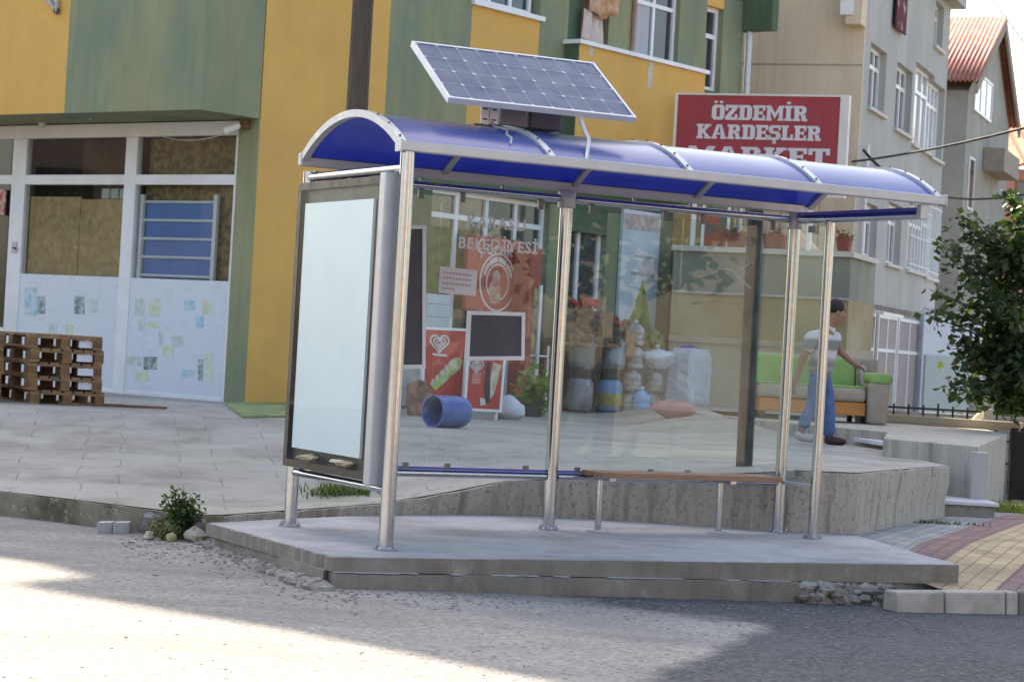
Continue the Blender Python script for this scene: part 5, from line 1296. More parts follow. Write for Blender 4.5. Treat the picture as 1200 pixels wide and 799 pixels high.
put(band, pos2, 'blue and yellow banded gas cylinder standing on the ground', 'gas cylinder', 'gas cylinders in front of the shop', 1.1)
MB().lathe([(.1855, .10), (.1875, .11), (.1875, .27), (.1855, .28)], (0, 0, 0), 26).build('label_band', mat('yellow_green_label', (.30, .30, .06), .5, 0, .35, 9, col2=(.40, .16, .05), c2scale=5), band, smooth=True)
sil2 = copy_tree(silver); put(sil2, pos2+Vector((.02, 0, h_)), 'silver gas cylinder stacked on the blue and yellow banded one', 'gas cylinder', 'gas cylinders in front of the shop', 2.0)
# big water jugs
M_jug = mat('cloudy_jug_plastic', (.42, .44, .44), .25, 0, .25, 7, col2=(.22, .21, .20), c2scale=6)
M_jugb = mat('blue_jug_plastic', (.20, .40, .62), .25, 0, .15, 7)
def jug(m):
    root = empty('water_jug', (0, 0, 0)); r = .135
    pf = [(0, .0), (r*.9, 0), (r, .03), (r, .06), (r*.94, .075), (r, .09), (r, .15), (r*.94, .165), (r, .18), (r, .24), (r*.9, .28), (r*.4, .34), (.03, .36), (.03, .40), (0, .40)]
    MB().lathe(pf, (0, 0, 0), 22).build('body', m, root, smooth=True)
    MB().lathe([(.034, .37), (.036, .37), (.036, .405), (0, .405)], (0, 0, 0), 14).build('cap', M_lgrey, root, smooth=True)
    return root
jg = jug(M_jug); jb = jug(M_jugb)
jl = [(739, 0, 'clear water jug at the bottom of the pile behind the banded cylinder'), (739, 1, 'clear water jug second from the ground in the left jug pile'), (740, 2, 'clear water jug third from the ground in the left jug pile'), (741, 3, 'brownish clear water jug on top of the left jug pile'),
      (763, 0, 'clear water jug on the ground between the blue jug and the white sacks'), (764, 1, 'clear water jug in the middle of the right jug pile'), (765, 2, 'clear water jug on top of the right jug pile under the white sack')]
first = True
for px, lv, lab in jl:
    p = at2(px, 478, .75); r_ = jg if first else copy_tree(jg); first = False
    put(r_, Vector((p.x+.015*((lv*7) % 3-1), p.y, TZ+.375*lv*.88)), lab, 'water jug', 'water jugs piled in front of the shop', lv*1.3)
    r_.scale = (1, 1, .88)
p = at2(751, 481, .98); put(jb, Vector((p.x, p.y, TZ)), 'blue tinted water jug standing in front of the clear ones', 'water jug', 'water jugs piled in front of the shop')
# sacks
M_sack = mat('white_woven_sack', (.56, .62, .68), .8, 0, .08, 3, bump=.3, bscale=40, col2=(.47, .53, .60), c2scale=2)
def sack(px0, px1, pyt, pyb, off, lab, seed, lean=0):
    a, zb = f2(px0, pyb, off); b, _ = f2(px1, pyb, off); zt_q = f2((px0+px1)/2, pyt, off)[1]
    w_ = (b-a); mb = MB(); rn = random.Random(seed); n = 22; rows = 12; c = F2((a+b)/2, off, 0); zb = TZ
    for k in range(rows+1):
        t = k/rows; z = zb+(zt_q-zb)*t
        f = (.94+.08*math.sin(math.pi*t))*(1 if t < .9 else 1-(t-.9)*1.2)
        for j in range(n):
            an_ = 2*math.pi*j/n; sx = math.copysign(abs(math.cos(an_))**.22, math.cos(an_)); sy = math.copysign(abs(math.sin(an_))**.22, math.sin(an_))
            wob = 1+rn.uniform(-.035, .035)+.05*math.sin(3*an_+seed+t*4)+.03*math.sin(7*an_+t*9)-.10*t**3
            mb.v.append(c+E1*(w_/2*f*sx*wob+lean*t)+N2*(.22*f*sy*wob)+Vector((0, 0, z+rn.uniform(-.01, .01))))
    for k in range(rows):
        for j in range(n):
            i0 = k*n+j; i1 = k*n+(j+1) % n; mb.f.append([i0, i1, i1+n, i0+n])
    mb.f.append([j for j in range(n-1, -1, -1)]); mb.f.append([rows*n+j for j in range(n)])
    tag(mb.build('sack', M_sack), lab, 'sack', 'white sacks beside the water jugs')
sack(778, 796, 412, 482, .75, 'white sack next to the water jugs, darker and half hidden', 1)
sack(792, 818, 408, 484, 1.0, 'tall white sack standing furthest right with blue cloth on top', 2)
p = at2(771, 420, 1.0); tag(MB().blob(p, (.26, .18, .12), 5, .3, 14, 8).build('folded_sack', M_sack, smooth=True), 'folded white sack lying on top of the water jugs', 'sack', 'white sacks beside the water jugs')
p = at2(808, 409, .95); tag(MB().blob(p, (.15, .13, .06), 6, .3, 14, 8).build('blue_cloth', mat('blue_cloth', (.03, .05, .38), .8, 0, .15, 4), smooth=True), 'bright blue cloth on top of the tall white sack', 'cloth')
p = at2(790, 484, 1.35); p = T(790, 489); tag(MB().blob((p.x, p.y, p.z+.09), (.26, .16, .12), 7, .22, 14, 8).build('pink_bag', mat('dusty_pink_bag', (.42, .20, .20), .7, 0, .15, 6), smooth=True), 'dusty pink bag on the ground before the white sacks', 'bag')
for k_c, (x0, x1, lab) in enumerate(((664, 696, 'dark filler for the shade behind the teal and silver gas cylinders'), (698, 734, 'dark filler for the shade behind the banded gas cylinder'))):
    a, b = f2(x0, 470, .2)[0], f2(x1, 470, .2)[0]; tag(MB().box((a, .03, TZ), (b, .24, TZ+1.02), F2).build('shade_filler', mat('dark_shade_filler', (.03, .032, .03), .7, 0, .4, 6, bump=.8, bscale=12), bevel=.02), lab, 'shade_filler', 'dark shade fillers behind the gas cylinders')  # dark boxes added in place of the shadow under the produce stand
# produce stand above the cylinders
st = thing('produce_stand', 'sloping produce stand with brown nets over the gas cylinders', 'stand', F2(f2(700, 400, .5)[0], .4, TZ))
M_prod = mat('netted_produce', (.11, .07, .04), .9, 0, .5, 9, bump=.6, bscale=30, col2=(.30, .19, .10), c2scale=8, spot=(.06, .04, .03), spotscale=30)
q = [f2(664, 398, .72), f2(748, 404, .72), f2(742, 380, .25), f2(664, 360, .25)]
mb = MB()
for k in range(420):
    s_, t_ = RNG.uniform(0, 1), RNG.uniform(0, 1); a = q[0][0]*(1-s_)*(1-t_)+q[1][0]*s_*(1-t_)+q[2][0]*s_*t_+q[3][0]*(1-s_)*t_; z = q[0][1]*(1-s_)*(1-t_)+q[1][1]*s_*(1-t_)+q[2][1]*s_*t_+q[3][1]*(1-s_)*t_
    mb.blob(F2(a, .80-.6*t_, z+RNG.normal(0, .02)), RNG.uniform(.035, .065), k, .12, 7, 5)
mb.build('produce', leaf_mat('netted_produce_mix', (.03, .018, .012), (.19, .115, .06), .02), st, smooth=True)
mb = MB(); nx, ny = 26, 10
for j in range(ny+1):
    for i in range(nx+1):
        s_, t_ = i/nx, j/ny; a = q[0][0]*(1-s_)*(1-t_)+q[1][0]*s_*(1-t_)+q[2][0]*s_*t_+q[3][0]*(1-s_)*t_; z = q[0][1]*(1-s_)*(1-t_)+q[1][1]*s_*(1-t_)+q[2][1]*s_*t_+q[3][1]*(1-s_)*t_
        mb.v.append(F2(a, .78-.6*t_+RNG.normal(0, .012), z+abs(RNG.normal(0, .035))))
for j in range(ny):
    for i in range(nx): mb.f.append([j*(nx+1)+i, j*(nx+1)+i+1, (j+1)*(nx+1)+i+1, (j+1)*(nx+1)+i])
mb.build('tray', M_prod, st, smooth=True)
zf_ = q[0][1]
MB().box((q[0][0], .70, zf_-.07), (q[1][0], .80, zf_-.02), F2).build('shelf_board', M_wood, st)
for a in (q[0][0]+.05, q[1][0]-.1):
    MB().box((a, .25, TZ), (a+.06, .32, zf_-.02), F2).build('leg', M_wood, st)
for k, (px, py) in enumerate(((712, 372), (738, 395))):
    a, z = f2(px, py, .8); tag(MB().box((a-.10, .80, z-.28), (a+.10, .83, z+.08), F2).build('cardboard_flap', mat('brown_cardboard', (.38, .24, .13), .85, 0, .12, 5)), ('upper' if k == 0 else 'lower')+' brown cardboard price flap on the produce stand', 'cardboard', 'cardboard flaps on the produce stand')
for k, (px, py, c, r, lab) in enumerate(((687, 358, (.40, .03, .03), .16, 'red tomatoes heaped at the top left of the produce stand'), (763, 404, (.12, .20, .05), .22, 'green vegetables at the right end of the produce stand'), (721, 380, (.35, .05, .04), .09, 'few red fruits in front of the white poster'), (748, 402, (.35, .10, .05), .10, 'red peppers at the right end of the produce stand'))):
    p = at2(px, py, .55); mb = MB(); rn = random.Random(k)
    for j in range(22): mb.blob(p+Vector((rn.gauss(0, r*.5), rn.gauss(0, r*.4), abs(rn.gauss(0, r*.3)))), r*.28, j, .1, 8, 6)
    tag(mb.build('vegetables', mat('produce_%d' % k, c, .4, 0, .25, 8), smooth=True), lab, 'produce', 'produce heaps')
# white door poster with a green tree
a, zb = f2(722.5, 408, .06); b, _ = f2(766, 408, .06); zt3 = f2(742, 246, .06)[1]
dp = thing('door_poster', 'tall white door poster with green conifer picture between the green columns', 'poster', F2((a+b)/2, .06, zb))
MB().box((a, .0, TZ+.05), (b, .06, zt3), F2).build('sheet', mat('pale_poster', (.60, .68, .73), .5, 0, .05, 1.5, col2=(.52, .62, .70), c2scale=.8), dp)
a2, za2 = f2(727, 397, .06); b2_, _ = f2(763, 400, .06); ctop = f2(753, 327, .06)
rn = random.Random(9); pts = []
n = 10
for k in range(n+1): t = k/n; pts.append((a2+(ctop[0]-a2)*t+rn.uniform(-.05, .05)*(1-t), za2+(ctop[1]-za2)*t**1.3))
for k in range(n-1, -1, -1): t = k/n; pts.append((b2_+(ctop[0]-b2_)*t**1.5+rn.uniform(-.03, .03)*(1-t), za2+(ctop[1]-za2)*t))
MB().prism([F2(x, .0605, z) for x, z in pts], N2*.002).build('tree_print', mat('conifer_print', (.10, .22, .05), .6, 0, .4, 10, col2=(.34, .44, .10), c2scale=6), dp)
z0p, z1p = f2(740, 269, .06)[1], f2(740, 250, .06)[1]
MB().box((a+.03, .0605, z0p), (b-.03, .0625, z1p), F2).build('header_print', mat('pink_header_print', (.52, .36, .36), .6, 0, .25, 14, col2=(.62, .58, .58), c2scale=9), dp)
zp = f2(740, 318, .06)[1]
MB().box((a+.25, .0605, zp-.05), (a+.9, .0625, zp+.0), F2).box((a+.3, .0605, zp+.22), (a+.85, .0625, zp+.25), F2).build('small_print', mat('grey_print', (.33, .40, .46), .6, 0, .2, 20), dp)
# laundry on the balcony
t = thing('laundry', 'orange and white cloths hanging over the balcony wall', 'laundry', F2(sg0+.2, .05, zcap))
def cloth(a0_, a1_, z0_, z1_, o, m, seed, taper=0):
    mb = MB(); nx, nz = 14, 8; rn = random.Random(seed)
    for j in range(nz+1):
        for i in range(nx+1):
            u, v = i/nx, j/nz; mb.v.append(F2(a0_+(a1_-a0_)*u+taper*v*(u-.4), o+.03*math.sin(u*17+v*2+seed)+.02*math.sin(u*7), z1_+(z0_-z1_)*v+.05*math.sin(u*6+seed)*v))
    for j in range(nz):
        for i in range(nx): mb.f.append([j*(nx+1)+i, j*(nx+1)+i+1, (j+1)*(nx+1)+i+1, (j+1)*(nx+1)+i])
    ob = mb.build('cloth', m, t, smooth=True); ob.modifiers.new('t', 'SOLIDIFY').thickness = .006
sa_, za_ = f2(681, 42, .1); sb_, zb_ = f2(705, 42, .1); zt_c = f2(690, 12, .1)[1]
cloth(sa_, sb_, zcap+.02, zt_c, .10, mat('white_lace_cloth', (.60, .50, .45), .9, 0, .12, 6), 1)
cloth(sa_+.1, f2(718, 20, .1)[0], zt_c-.05, zt_c+.9, .16, mat('orange_print_cloth', (.50, .26, .12), .9, 0, .3, 8, col2=(.60, .42, .3), c2scale=7), 2)
MB().tube([F2(sa_-.4, .12, zt_c+.9), F2(sb_+.8, .12, zt_c+.9)], .006, 6).build('line', M_lgrey, t)
MB().tube([F2(f2(741, 25)[0], .03, zcap), F2(f2(741, 25)[0], .03, zcap+3)], .035, 8).build('pole', mat('rusty_pipe', (.35, .22, .15), .7, 0, .3, 5), t)

# ------------------------------------------------------------ things at the left shop
# blue rack leaning behind the glass
bk = thing('blue_rack', 'blue panelled metal rack with white rails behind the shop glass', 'rack', F1((aR1+m1a)/2, -.22, zt_['sill']))
ra, rza = f1(249, 328, -.16); rb_, rzb = f1(163, 326, -.16); rzt = f1(205, 234, -.16)[1]
MB().box((ra+.05, -.19, rza), (rb_-.05, -.175, rzt-.02), F1).build('blue_panel', mat('blue_rack_panel', (.12, .22, .50), .5, 0, .12, 4), bk)
for k in range(5):
    zz = rza+(rzt-rza)*(.03+.235*k); MB().tube([F1(ra, -.165, zz), F1(rb_, -.165, zz)], .018, 8).build('rail', M_white, bk)
for a in (ra, rb_): MB().box((a-.03, -.18, rza-.02), (a+.03, -.135, rzt+.06), F1).build('upright', M_white, bk)
# red notice at the door, lock
t_ = f1(2, 230, FO)
tag(MB().box((m2b+.10, FO-.02, f1(2, 252)[1]), (m2b+.45, FO+.004, f1(2, 222)[1]), F1).build('door_notice', mat('red_door_notice', (.45, .06, .05), .6, 0, .3, 9, col2=(.6, .55, .5), c2scale=9)), 'small red and white notice on the shop door at the left edge', 'notice')
dl = thing('door_lock', 'dark lock and handle on the white shop door frame', 'lock', F1((m2a+m2b)/2, FO, f1(8, 300)[1]))
MB().box(((m2a+m2b)/2-.05, FO, f1(8, 296)[1]), ((m2a+m2b)/2+.04, FO+.012, f1(8, 283)[1]), F1).build('lock_plate', M_alu, dl)
MB().tube([F1((m2a+m2b)/2, FO+.02, f1(8, 290)[1]), F1((m2a+m2b)/2-.09, FO+.05, f1(8, 291)[1])], .012, 8).build('handle', M_dark, dl)
for k, (px, py, lab) in enumerate(((50, 141, 'small wall lamp under the soffit above the boarded window'), (279, 149, 'white floodlight at the right end of the shop front'))):
    a, z = f1(px, py, .12); t = thing('wall_lamp', lab, 'lamp', F1(a, .05, z))
    if k == 0:
        MB().lathe([(0, -.10), (.05, -.08), (.06, 0), (.05, .06), (0, .08)], F1(a, .12, z), 14).build('lamp_globe', mat('lamp_globe_white', (.6, .62, .55), .4, 0, .05, 4), t, smooth=True)
        MB().lathe([(0, .06), (.045, .06), (.045, .15), (0, .15)], F1(a, .12, z), 12).build('lamp_base', M_green2, t)
    else:
        MB().tube([F1(a+.14, .2, z-.05), F1(a-.02, .10, z+.03)], [.055, .045], 12).build('lamp_head', M_white, t, smooth=True)
        MB().box((a-.10, -.05, z-.02), (a-.02, .12, z+.08), F1).build('bracket', mat('rust_bracket', (.15, .08, .05), .8), t)
def sag(a, b, d, n=16): return [a.lerp(b, k/n)-Vector((0, 0, d*4*(k/n)*(1-k/n))) for k in range(n+1)]
M_wire = mat('black_cable', (.015, .015, .016), .6, 0, .1, 3); M_wirew = mat('white_cable', (.60, .60, .56), .6, 0, .1, 3)
aw, bw = PL(74, 78, F1(0, SB+.02, 0), N1), PL(107, 141, F1(0, .4, 0), N1)
tag(MB().tube(sag(aw, bw, .08), .012, 6).build('cable', M_wirew), 'white cable drooping over the green overhang at the left', 'cable', 'overhead cables')
a, z = f1(185, 158, .05); b, zz = f1(278, 150, .1)
tag(MB().tube(sag(F1(a, .03, f1(140, 160)[1]), F1(b, .08, zz), .10), .006, 6).build('cable', M_wirew), 'thin pale cable sagging across the shop transom to the floodlight', 'cable', 'overhead cables')
t = thing('wall_bracket', 'bent metal wall bracket on the orange overhang at the top left', 'bracket', PL(60, 5, F1(0, SB, 0), N1))
MB().tube([PL(x, y, F1(0, SB+.05, 0), N1) for x, y in ((52, -4), (60, 5), (66, 13), (67, 3), (62, -6))], .03, 8).build('arm', M_greypl, t, smooth=True)
MB().tube([PL(66, 13, F1(0, SB-.02, 0), N1), PL(66, 13, F1(0, SB+.06, 0), N1)], .04, 8).build('bolt', M_dark, t)
# pallets
PAL = empty('pallet', (0, 0, 0)); PLX, PLY, PH = 1.2, .8, .144
M_blk = mat('pallet_block_wood', (.22, .115, .05), .85, 0, .35, 7, bump=.3, bscale=50, col2=(.13, .075, .04), c2scale=4)
mb = MB()
for k in range(7): y = -PLY/2+.05+k*.117; mb.box((-PLX/2, y-.047, .122), (PLX/2, y+.047, .144))
mb.build('deck', M_wood, PAL)
mb = MB()
for x in (-.55, 0, .55): mb.box((x-.05, -PLY/2, .1), (x+.05, PLY/2, .1215))
mb.build('cross_boards', M_wood, PAL)
for x in (-.53, 0, .53):
    for y in (-.35, 0, .35): MB().box((x-.07, y-.05, .022), (x+.07, y+.05, .0995)).build('block', M_blk, PAL)
mb = MB()
for y in (-.35, 0, .35): mb.box((-PLX/2, y-.05, 0), (PLX/2, y+.05, .0215))
mb.build('bottom_boards', M_wood, PAL)
pc = P(30, 470, 23.2); names = ['lowest', 'second lowest', 'middle', 'fourth from the ground', 'topmost']
ang = R(-32)
M_tag = mat('white_pallet_card', (.62, .65, .70), .7, 0, .05, 5)
cR = Vector((math.cos(ang), math.sin(ang), 0)); cD = Vector((-cR.y, cR.x, 0))
zb = tz(pc.x, pc.y)
fp0 = True
cRr = Vector((.86, .51, 0)).normalized(); cLl = Vector((-cRr.y, cRr.x, 0))
corner = Vector((pc.x, pc.y, zb))
cenp = corner + cRr*.41 + cLl*.62
for k in range(5):
    r_ = PAL if fp0 else copy_tree(PAL); fp0 = False
    jx, jy = random.uniform(-.02, .02), random.uniform(-.02, .02)
    r_.location = cenp + Vector((jx, jy, k*.1455)) + (cRr*.07 if k == 0 else Vector()); r_.rotation_euler = (0, 0, math.atan2(cLl.y, cLl.x)+random.uniform(-.03, .03))
    tag(r_, f'worn wooden pallet, {names[k]} in the stack by the white shop front', 'pallet', 'wooden pallets stacked by the shop')
pn = cenp - cLl*0 - cRr*1.02 + Vector((.0, .0, 0)) + cLl*.12
for k in range(5):
    r_ = copy_tree(PAL); r_.location = Vector((pn.x, pn.y, zb+k*.1455)); r_.rotation_euler = (0, 0, math.atan2(cLl.y, cLl.x)+random.uniform(-.03, .03))
    tag(r_, f'worn wooden pallet, {names[k]} in the cropped stack at the left photo edge', 'pallet', 'wooden pallets stacked by the shop')
# white cards wedged in the pallets
for k in range(4):
    q = corner + cRr*.55 + Vector((0, 0, .145*(k+1)+.022)) + cRr*random.uniform(-.04, .04) + cLl*.03
    tag(MB().prism([q, q+cRr*.17, q+cRr*.17+Vector((0, 0, .075)), q+Vector((0, 0, .075))], cLl*.01).build('pallet_card', M_tag), f'white card wedged in the {names[k+1]} pallet of the full stack', 'card', 'white cards in the pallets')
for k in range(2):
    q = corner + cRr*.12*k + cRr*(.75-.5*k) + Vector((0, 0, .012+.004*k)) - cLl*.06
    q = Vector((q.x, q.y, tz(q.x, q.y)+.004))
    d_ = (cRr*.9-cLl*.15*(1-2*k)).normalized(); o_ = Vector((-d_.y, d_.x, 0))
    tag(MB().hexa([q+Vector((0, 0, z))+d_*a+o_*b for z in (0, .022) for a, b in ((0, 0), (.75, 0), (.75, .09), (0, .09))]).build('loose_board', M_blk), ('dark loose board' if k else 'grey brown loose board with a ragged end')+' lying at the foot of the pallets', 'board', 'loose boards by the pallets')
# green mat by the corner
p4 = [T(x, y) for x, y in ((264, 474), (338, 471), (342, 489), (285, 490))]
tag(MB().prism([p+Vector((0, 0, .004)) for p in p4], (0, 0, .02)).build('green_mat', mat('green_plastic_mat', (.15, .24, .09), .8, 0, .3, 9, bump=.5, bscale=80, col2=(.30, .31, .15), c2scale=3)), 'faded green plastic mat lying at the corner of the yellow building', 'mat')

# ------------------------------------------------------------ poles and wires
b_ = P(418, 135, 20.5); up_ = P(418, 0, 20.5)
M_pole = mat('weathered_pole_wood', (.085, .065, .05), .9, 0, .35, 5, bump=.6, bscale=40, stretch=(9, 9, .5))
tag(MB().tube([Vector((b_.x, b_.y, .3)), Vector((b_.x, b_.y, 3.2)), Vector((b_.x, b_.y, 8.5))], [.115, .10, .085], 18).build('utility_pole', M_pole, smooth=True), 'dark weathered wooden utility pole rising behind the shelter roof', 'utility pole')
b_ = T(872, 546); tp = P(886, 238, b_.y)
tag(MB().tube([b_+Vector((0, 0, -.05)), Vector((tp.x, tp.y, tp.z))], [.068, .064], 16).build('dark_post', mat('dark_green_grey_post', (.018, .022, .021), .75, 0, .3, 8, col2=(.04, .046, .04), c2scale=6), smooth=True), 'dark grey green post standing right behind the shelter glass', 'post')
W_ = [((996, 190, 37.2), (1700, -14, 19), .22, 'long black cable rising to the right across the grey wall'), ((1096, 229, 44), (1560, 60, 22), .55, 'black cable sagging in front of the pink house and the tree'), ((1150, -18, 42), (1400, 292, 30), .1, 'thin cable crossing the white sky at the top right'), ((1012, 176, 37.0), (1036, 200, 36), .02, 'short black cable on the grey wall above the shelter roof')]
for a, b, d, lab in W_:
    tag(MB().tube(sag(P(*a), P(*b), d), .018 if 'short' not in lab else .025, 6).build('cable', M_wire), lab, 'cable', 'overhead cables')

# ------------------------------------------------------------ sofa
sfp = P(962, 494, 27.3); sfp = Vector((sfp.x, sfp.y, 0))
szb = .622
so_ = thing('sofa', 'worn beige sofa with bright green cushions and orange base on the raised block', 'sofa', Vector((sfp.x, sfp.y, szb)))
sL = P(884, 490, 27.0).x-sfp.x; sR = P(1043, 470, 26.9).x-sfp.x
FSo = lambda x, y, z: Vector((sfp.x+x, sfp.y+y, szb+z))
M_bei = mat('beige_upholstery', (.36, .31, .25), .9, 0, .08, 4, bump=.2, bscale=60, col2=(.30, .26, .21), c2scale=3); M_gre = mat('bright_green_upholstery', (.21, .34, .10), .85, 0, .1, 4, bump=.2, bscale=60)
M_ora = mat('orange_veneer', (.48, .20, .05), .45, 0, .12, 3, stretch=(1, 1, 6))
aw_ = .27
MB().box((sL+.05, -.30, .09), (sR-aw_, .50, .25), FSo).build('base', M_ora, so_, bevel=.01)
MB().box((sL+.02, -.34, .255), (sR-aw_-.002, .35, .42), FSo).build('seat', M_bei, so_, bevel=.05, bseg=3, smooth=True)
MB().box((sL+.02, -.30, .405), (sR-aw_-.01, .30, .45), FSo).build('seat_piping', M_gre, so_, bevel=.02, smooth=True)
n_ = 3; wS = (sR-aw_-sL-.02)/n_
for k in range(n_):
    a = sL+.02+wS*k; m = M_gre
    MB().hexa([FSo(x, y, z) for z, y0, y1 in ((.43, .16, .36), (.78, .28, .46)) for x, y in ((a+.01, y0), (a+wS-.06, y0), (a+wS-.06, y1), (a+.01, y1))]).build('back_cushion', m, so_, bevel=.05, bseg=3, smooth=True)
    MB().hexa([FSo(x, y, z) for z, y0, y1 in ((.43, .18, .36), (.76, .30, .46)) for x, y in ((a+wS-.055, y0), (a+wS+.005, y0), (a+wS+.005, y1), (a+wS-.055, y1))]).build('back_strip', M_bei, so_, bevel=.02)
MB().hexa([FSo(x, y, z) for z, y0, y1 in ((.1, .37, .54), (.80, .47, .62)) for x, y in ((sL, y0), (sR-.02, y0), (sR-.02, y1), (sL, y1))]).build('back', M_bei, so_, bevel=.05, bseg=3, smooth=True)
for x0, x1 in ((sR-aw_, sR), ):
    MB().hexa([FSo(x, y, z) for z, e in ((.0, .02), (.50, -.0)) for x, y in ((x0+e, -.40), (x1-e, -.40), (x1-e, .5), (x0+e, .5))]).build('arm', M_bei, so_, bevel=.04, bseg=3, smooth=True)
    MB().hexa([FSo(x, y, z) for z, x_a, x_b, yy in ((.485, x0-.01, x1+.035, -.42), (.62, x0+.02, x1+.03, -.36)) for x, y in ((x_a, yy), (x_b, yy), (x_b, .48), (x_a, .48))]).build('arm_pad', M_gre, so_, bevel=.06, bseg=3, smooth=True)
    MB().hexa([FSo(x, y, z) for z, y0 in ((.45, -.05), (.70, .22)) for x, y in ((x0-.03, y0), (x0+.06, y0), (x0+.06, y0+.3), (x0-.03, y0+.3))]).build('arm_side', M_bei, so_, bevel=.03, smooth=True)
for x in (sL+.1, sR-aw_-.08):
    for y in (-.24, .42): MB().box((x-.03, y-.03, .001), (x+.03, y+.03, .089), FSo).build('foot', M_dark, so_)

# ------------------------------------------------------------ man walking to the sofa
mf = G(982, 522, tz(3.5, 24.3)); mz = tz(mf.x, mf.y)
man = thing('person', 'man in white and grey striped polo shirt and blue jeans walking towards the sofa', 'person', Vector((mf.x, mf.y, mz)))
K = mf.y/FPX
def mp(px, py, dy=0):                                        # pixel -> point in the man's own upright plane
    p = P(px, py, mf.y); return Vector((p.x, p.y+dy, p.z))
M_skin = mat('tanned_skin', (.30, .155, .10), .6, 0, .06, 12); M_hair = mat('dark_hair', (.02, .016, .013), .7, 0, .2, 30)
M_jean = mat('blue_jeans', (.07, .12, .25), .9, 0, .12, 10, col2=(.10, .17, .33), c2scale=5); 
def stripes():
    m = mat('striped_polo', (.52, .53, .55), .9, 0, .05, 12); nt = m.node_tree; b = nt.nodes['Principled BSDF']
    geo = nt.nodes.new('ShaderNodeNewGeometry'); s_ = nt.nodes.new('ShaderNodeSeparateXYZ'); nt.links.new(geo.outputs['Position'], s_.inputs[0])
    mr = nt.nodes.new('ShaderNodeMapRange'); nt.links.new(s_.outputs[2], mr.inputs['Value']); mr.inputs['From Min'].default_value = mz+.7; mr.inputs['From Max'].default_value = mz+1.4
    W1, G1, B1 = (.50, .51, .51), (.20, .195, .19), (.33, .32, .30)
    c = ramp_nodes(nt, mr.outputs[0], [(0, B1), (.10, G1), (.17, B1), (.24, G1), (.31, B1), (.36, W1), (.44, W1), (.48, G1), (.60, G1), (.65, W1)])
    nt.links.new(c, b.inputs['Base Color']); return m
hip = mp(960, 437); chest = mp(964, 403, .0); neck = mp(972, 384); head = mp(982, 367)
shR, shL = mp(949, 396, -.14), mp(980, 396, .14)
elR, waR, haR = mp(938, 420, -.20), mp(931, 442, -.20), mp(929, 449, -.21)
elL, waL, haL = mp(986, 411, .16), mp(1001, 425, .14), mp(1006, 428, .12)
hR, hL = hip+Vector((-.03, -.09, -.02)), hip+Vector((.05, .09, -.02))
knB, anB, toB = mp(952, 476, -.08), mp(936, 506, -.10), mp(943, 512, -.11)      # trailing leg
knF, anF, toF = mp(972, 478, .08), mp(972, 515, .08), mp(990, 520, .08)         # leading leg
V = [hip, chest, neck, head+Vector((.0, 0, -.03)), head+Vector((.005, 0, .045)), shR, elR, waR, haR, shL, elL, waL, haL, hR, knB, anB, toB, hL, knF, anF, toF, head+Vector((.10, 0, -.03)), head+Vector((.075, 0, -.085))]
Ed = [(0, 1), (1, 2), (2, 3), (3, 4), (1, 5), (5, 6), (6, 7), (7, 8), (1, 9), (9, 10), (10, 11), (11, 12), (0, 13), (13, 14), (14, 15), (15, 16), (0, 17), (17, 18), (18, 19), (19, 20), (3, 21), (3, 22)]
rad = [.12, .145, .055, (.078, .075), (.085, .08), .062, .045, .030, .034, .062, .045, .030, .034, .085, .058, .04, .035, .085, .058, .04, .035, .018, .035]
def hand(base, direc, out, side):
    i0 = len(V); d = direc.normalized(); s_ = side.normalized()
    for k, (ln, off) in enumerate(((.075, -.03), (.085, -.01), (.08, .01), (.06, .03))):
        b0 = base+d*.03+s_*off; b1 = b0+d*ln*.6; b2 = b1+(d*.8+out*.6).normalized()*ln*.5
        V.extend([b0, b1, b2]); i = len(V)-3; Ed.extend([(base_i, i), (i, i+1), (i+1, i+2)]); rad.extend([.011, .0095, .0085])
    b0 = base+s_*-.035; b1 = b0+(d*.5-s_*.6+out*.3).normalized()*.05; V.extend([b0, b1]); i = len(V)-2; Ed.extend([(base_i, i), (i, i+1)]); rad.extend([.013, .010])
base_i = 8; hand(haR, haR-waR, Vector((.6, 0, 0)), Vector((.3, -1, 0)))
base_i = 12; hand(haL, haL-waL, Vector((0, 0, -.7)), Vector((0, -1, .2)))
skin('body', V, Ed, rad, M_skin, man, 2)
# ear, hair, eyes
hr = MB(); hc = head+Vector((-.012, 0, .045))
hr.blob(hc+Vector((-.018, 0, .028)), (.098, .088, .085), 3, .04, 16, 10); hair = hr.build('hair', M_hair, man, smooth=True)
MB().blob(head+Vector((-.01, -.078, .0)), (.018, .012, .03), 2, .05, 10, 6).build('ear', M_skin, man, smooth=True)
for sg in (-1, 1):
    MB().blob(head+Vector((.074, sg*.032, .022)), .007, 1, 0, 8, 6).build('eye', mat('eye_dark', (.03, .02, .02), .3), man, smooth=True)
MB().blob(head+Vector((.076, 0, .045)), (.008, .042, .005), 1, .05, 8, 6).build('eyebrows', M_hair, man, smooth=True)
MB().blob(head+Vector((.074, 0, -.055)), (.012, .024, .006), 1, .02, 8, 6).build('mouth', mat('lip_colour', (.22, .09, .07), .6), man, smooth=True)
low = hip+Vector((0, 0, -.085)); belly = hip.lerp(chest, .5)+Vector((.015, 0, 0))
skin('shirt', [low, belly, chest, neck+Vector((-.005, 0, -.045)), shR, shR.lerp(elR, .72), shL, shL.lerp(elL, .72)], [(0, 1), (1, 2), (2, 3), (2, 4), (4, 5), (2, 6), (6, 7)], [(.172, .165), (.158, .15), (.165, .16), .078, .09, .072, .09, .072], stripes(), man, 2)
cl_ = MB(); cl_.lathe([(.062, -.02), (.072, -.02), (.066, .025), (.06, .025)], neck+Vector((-.002, 0, -.015)), 18, (.25, 0, 1)); cl_.build('collar', mat('shirt_collar', (.55, .56, .58), .9), man, smooth=True)
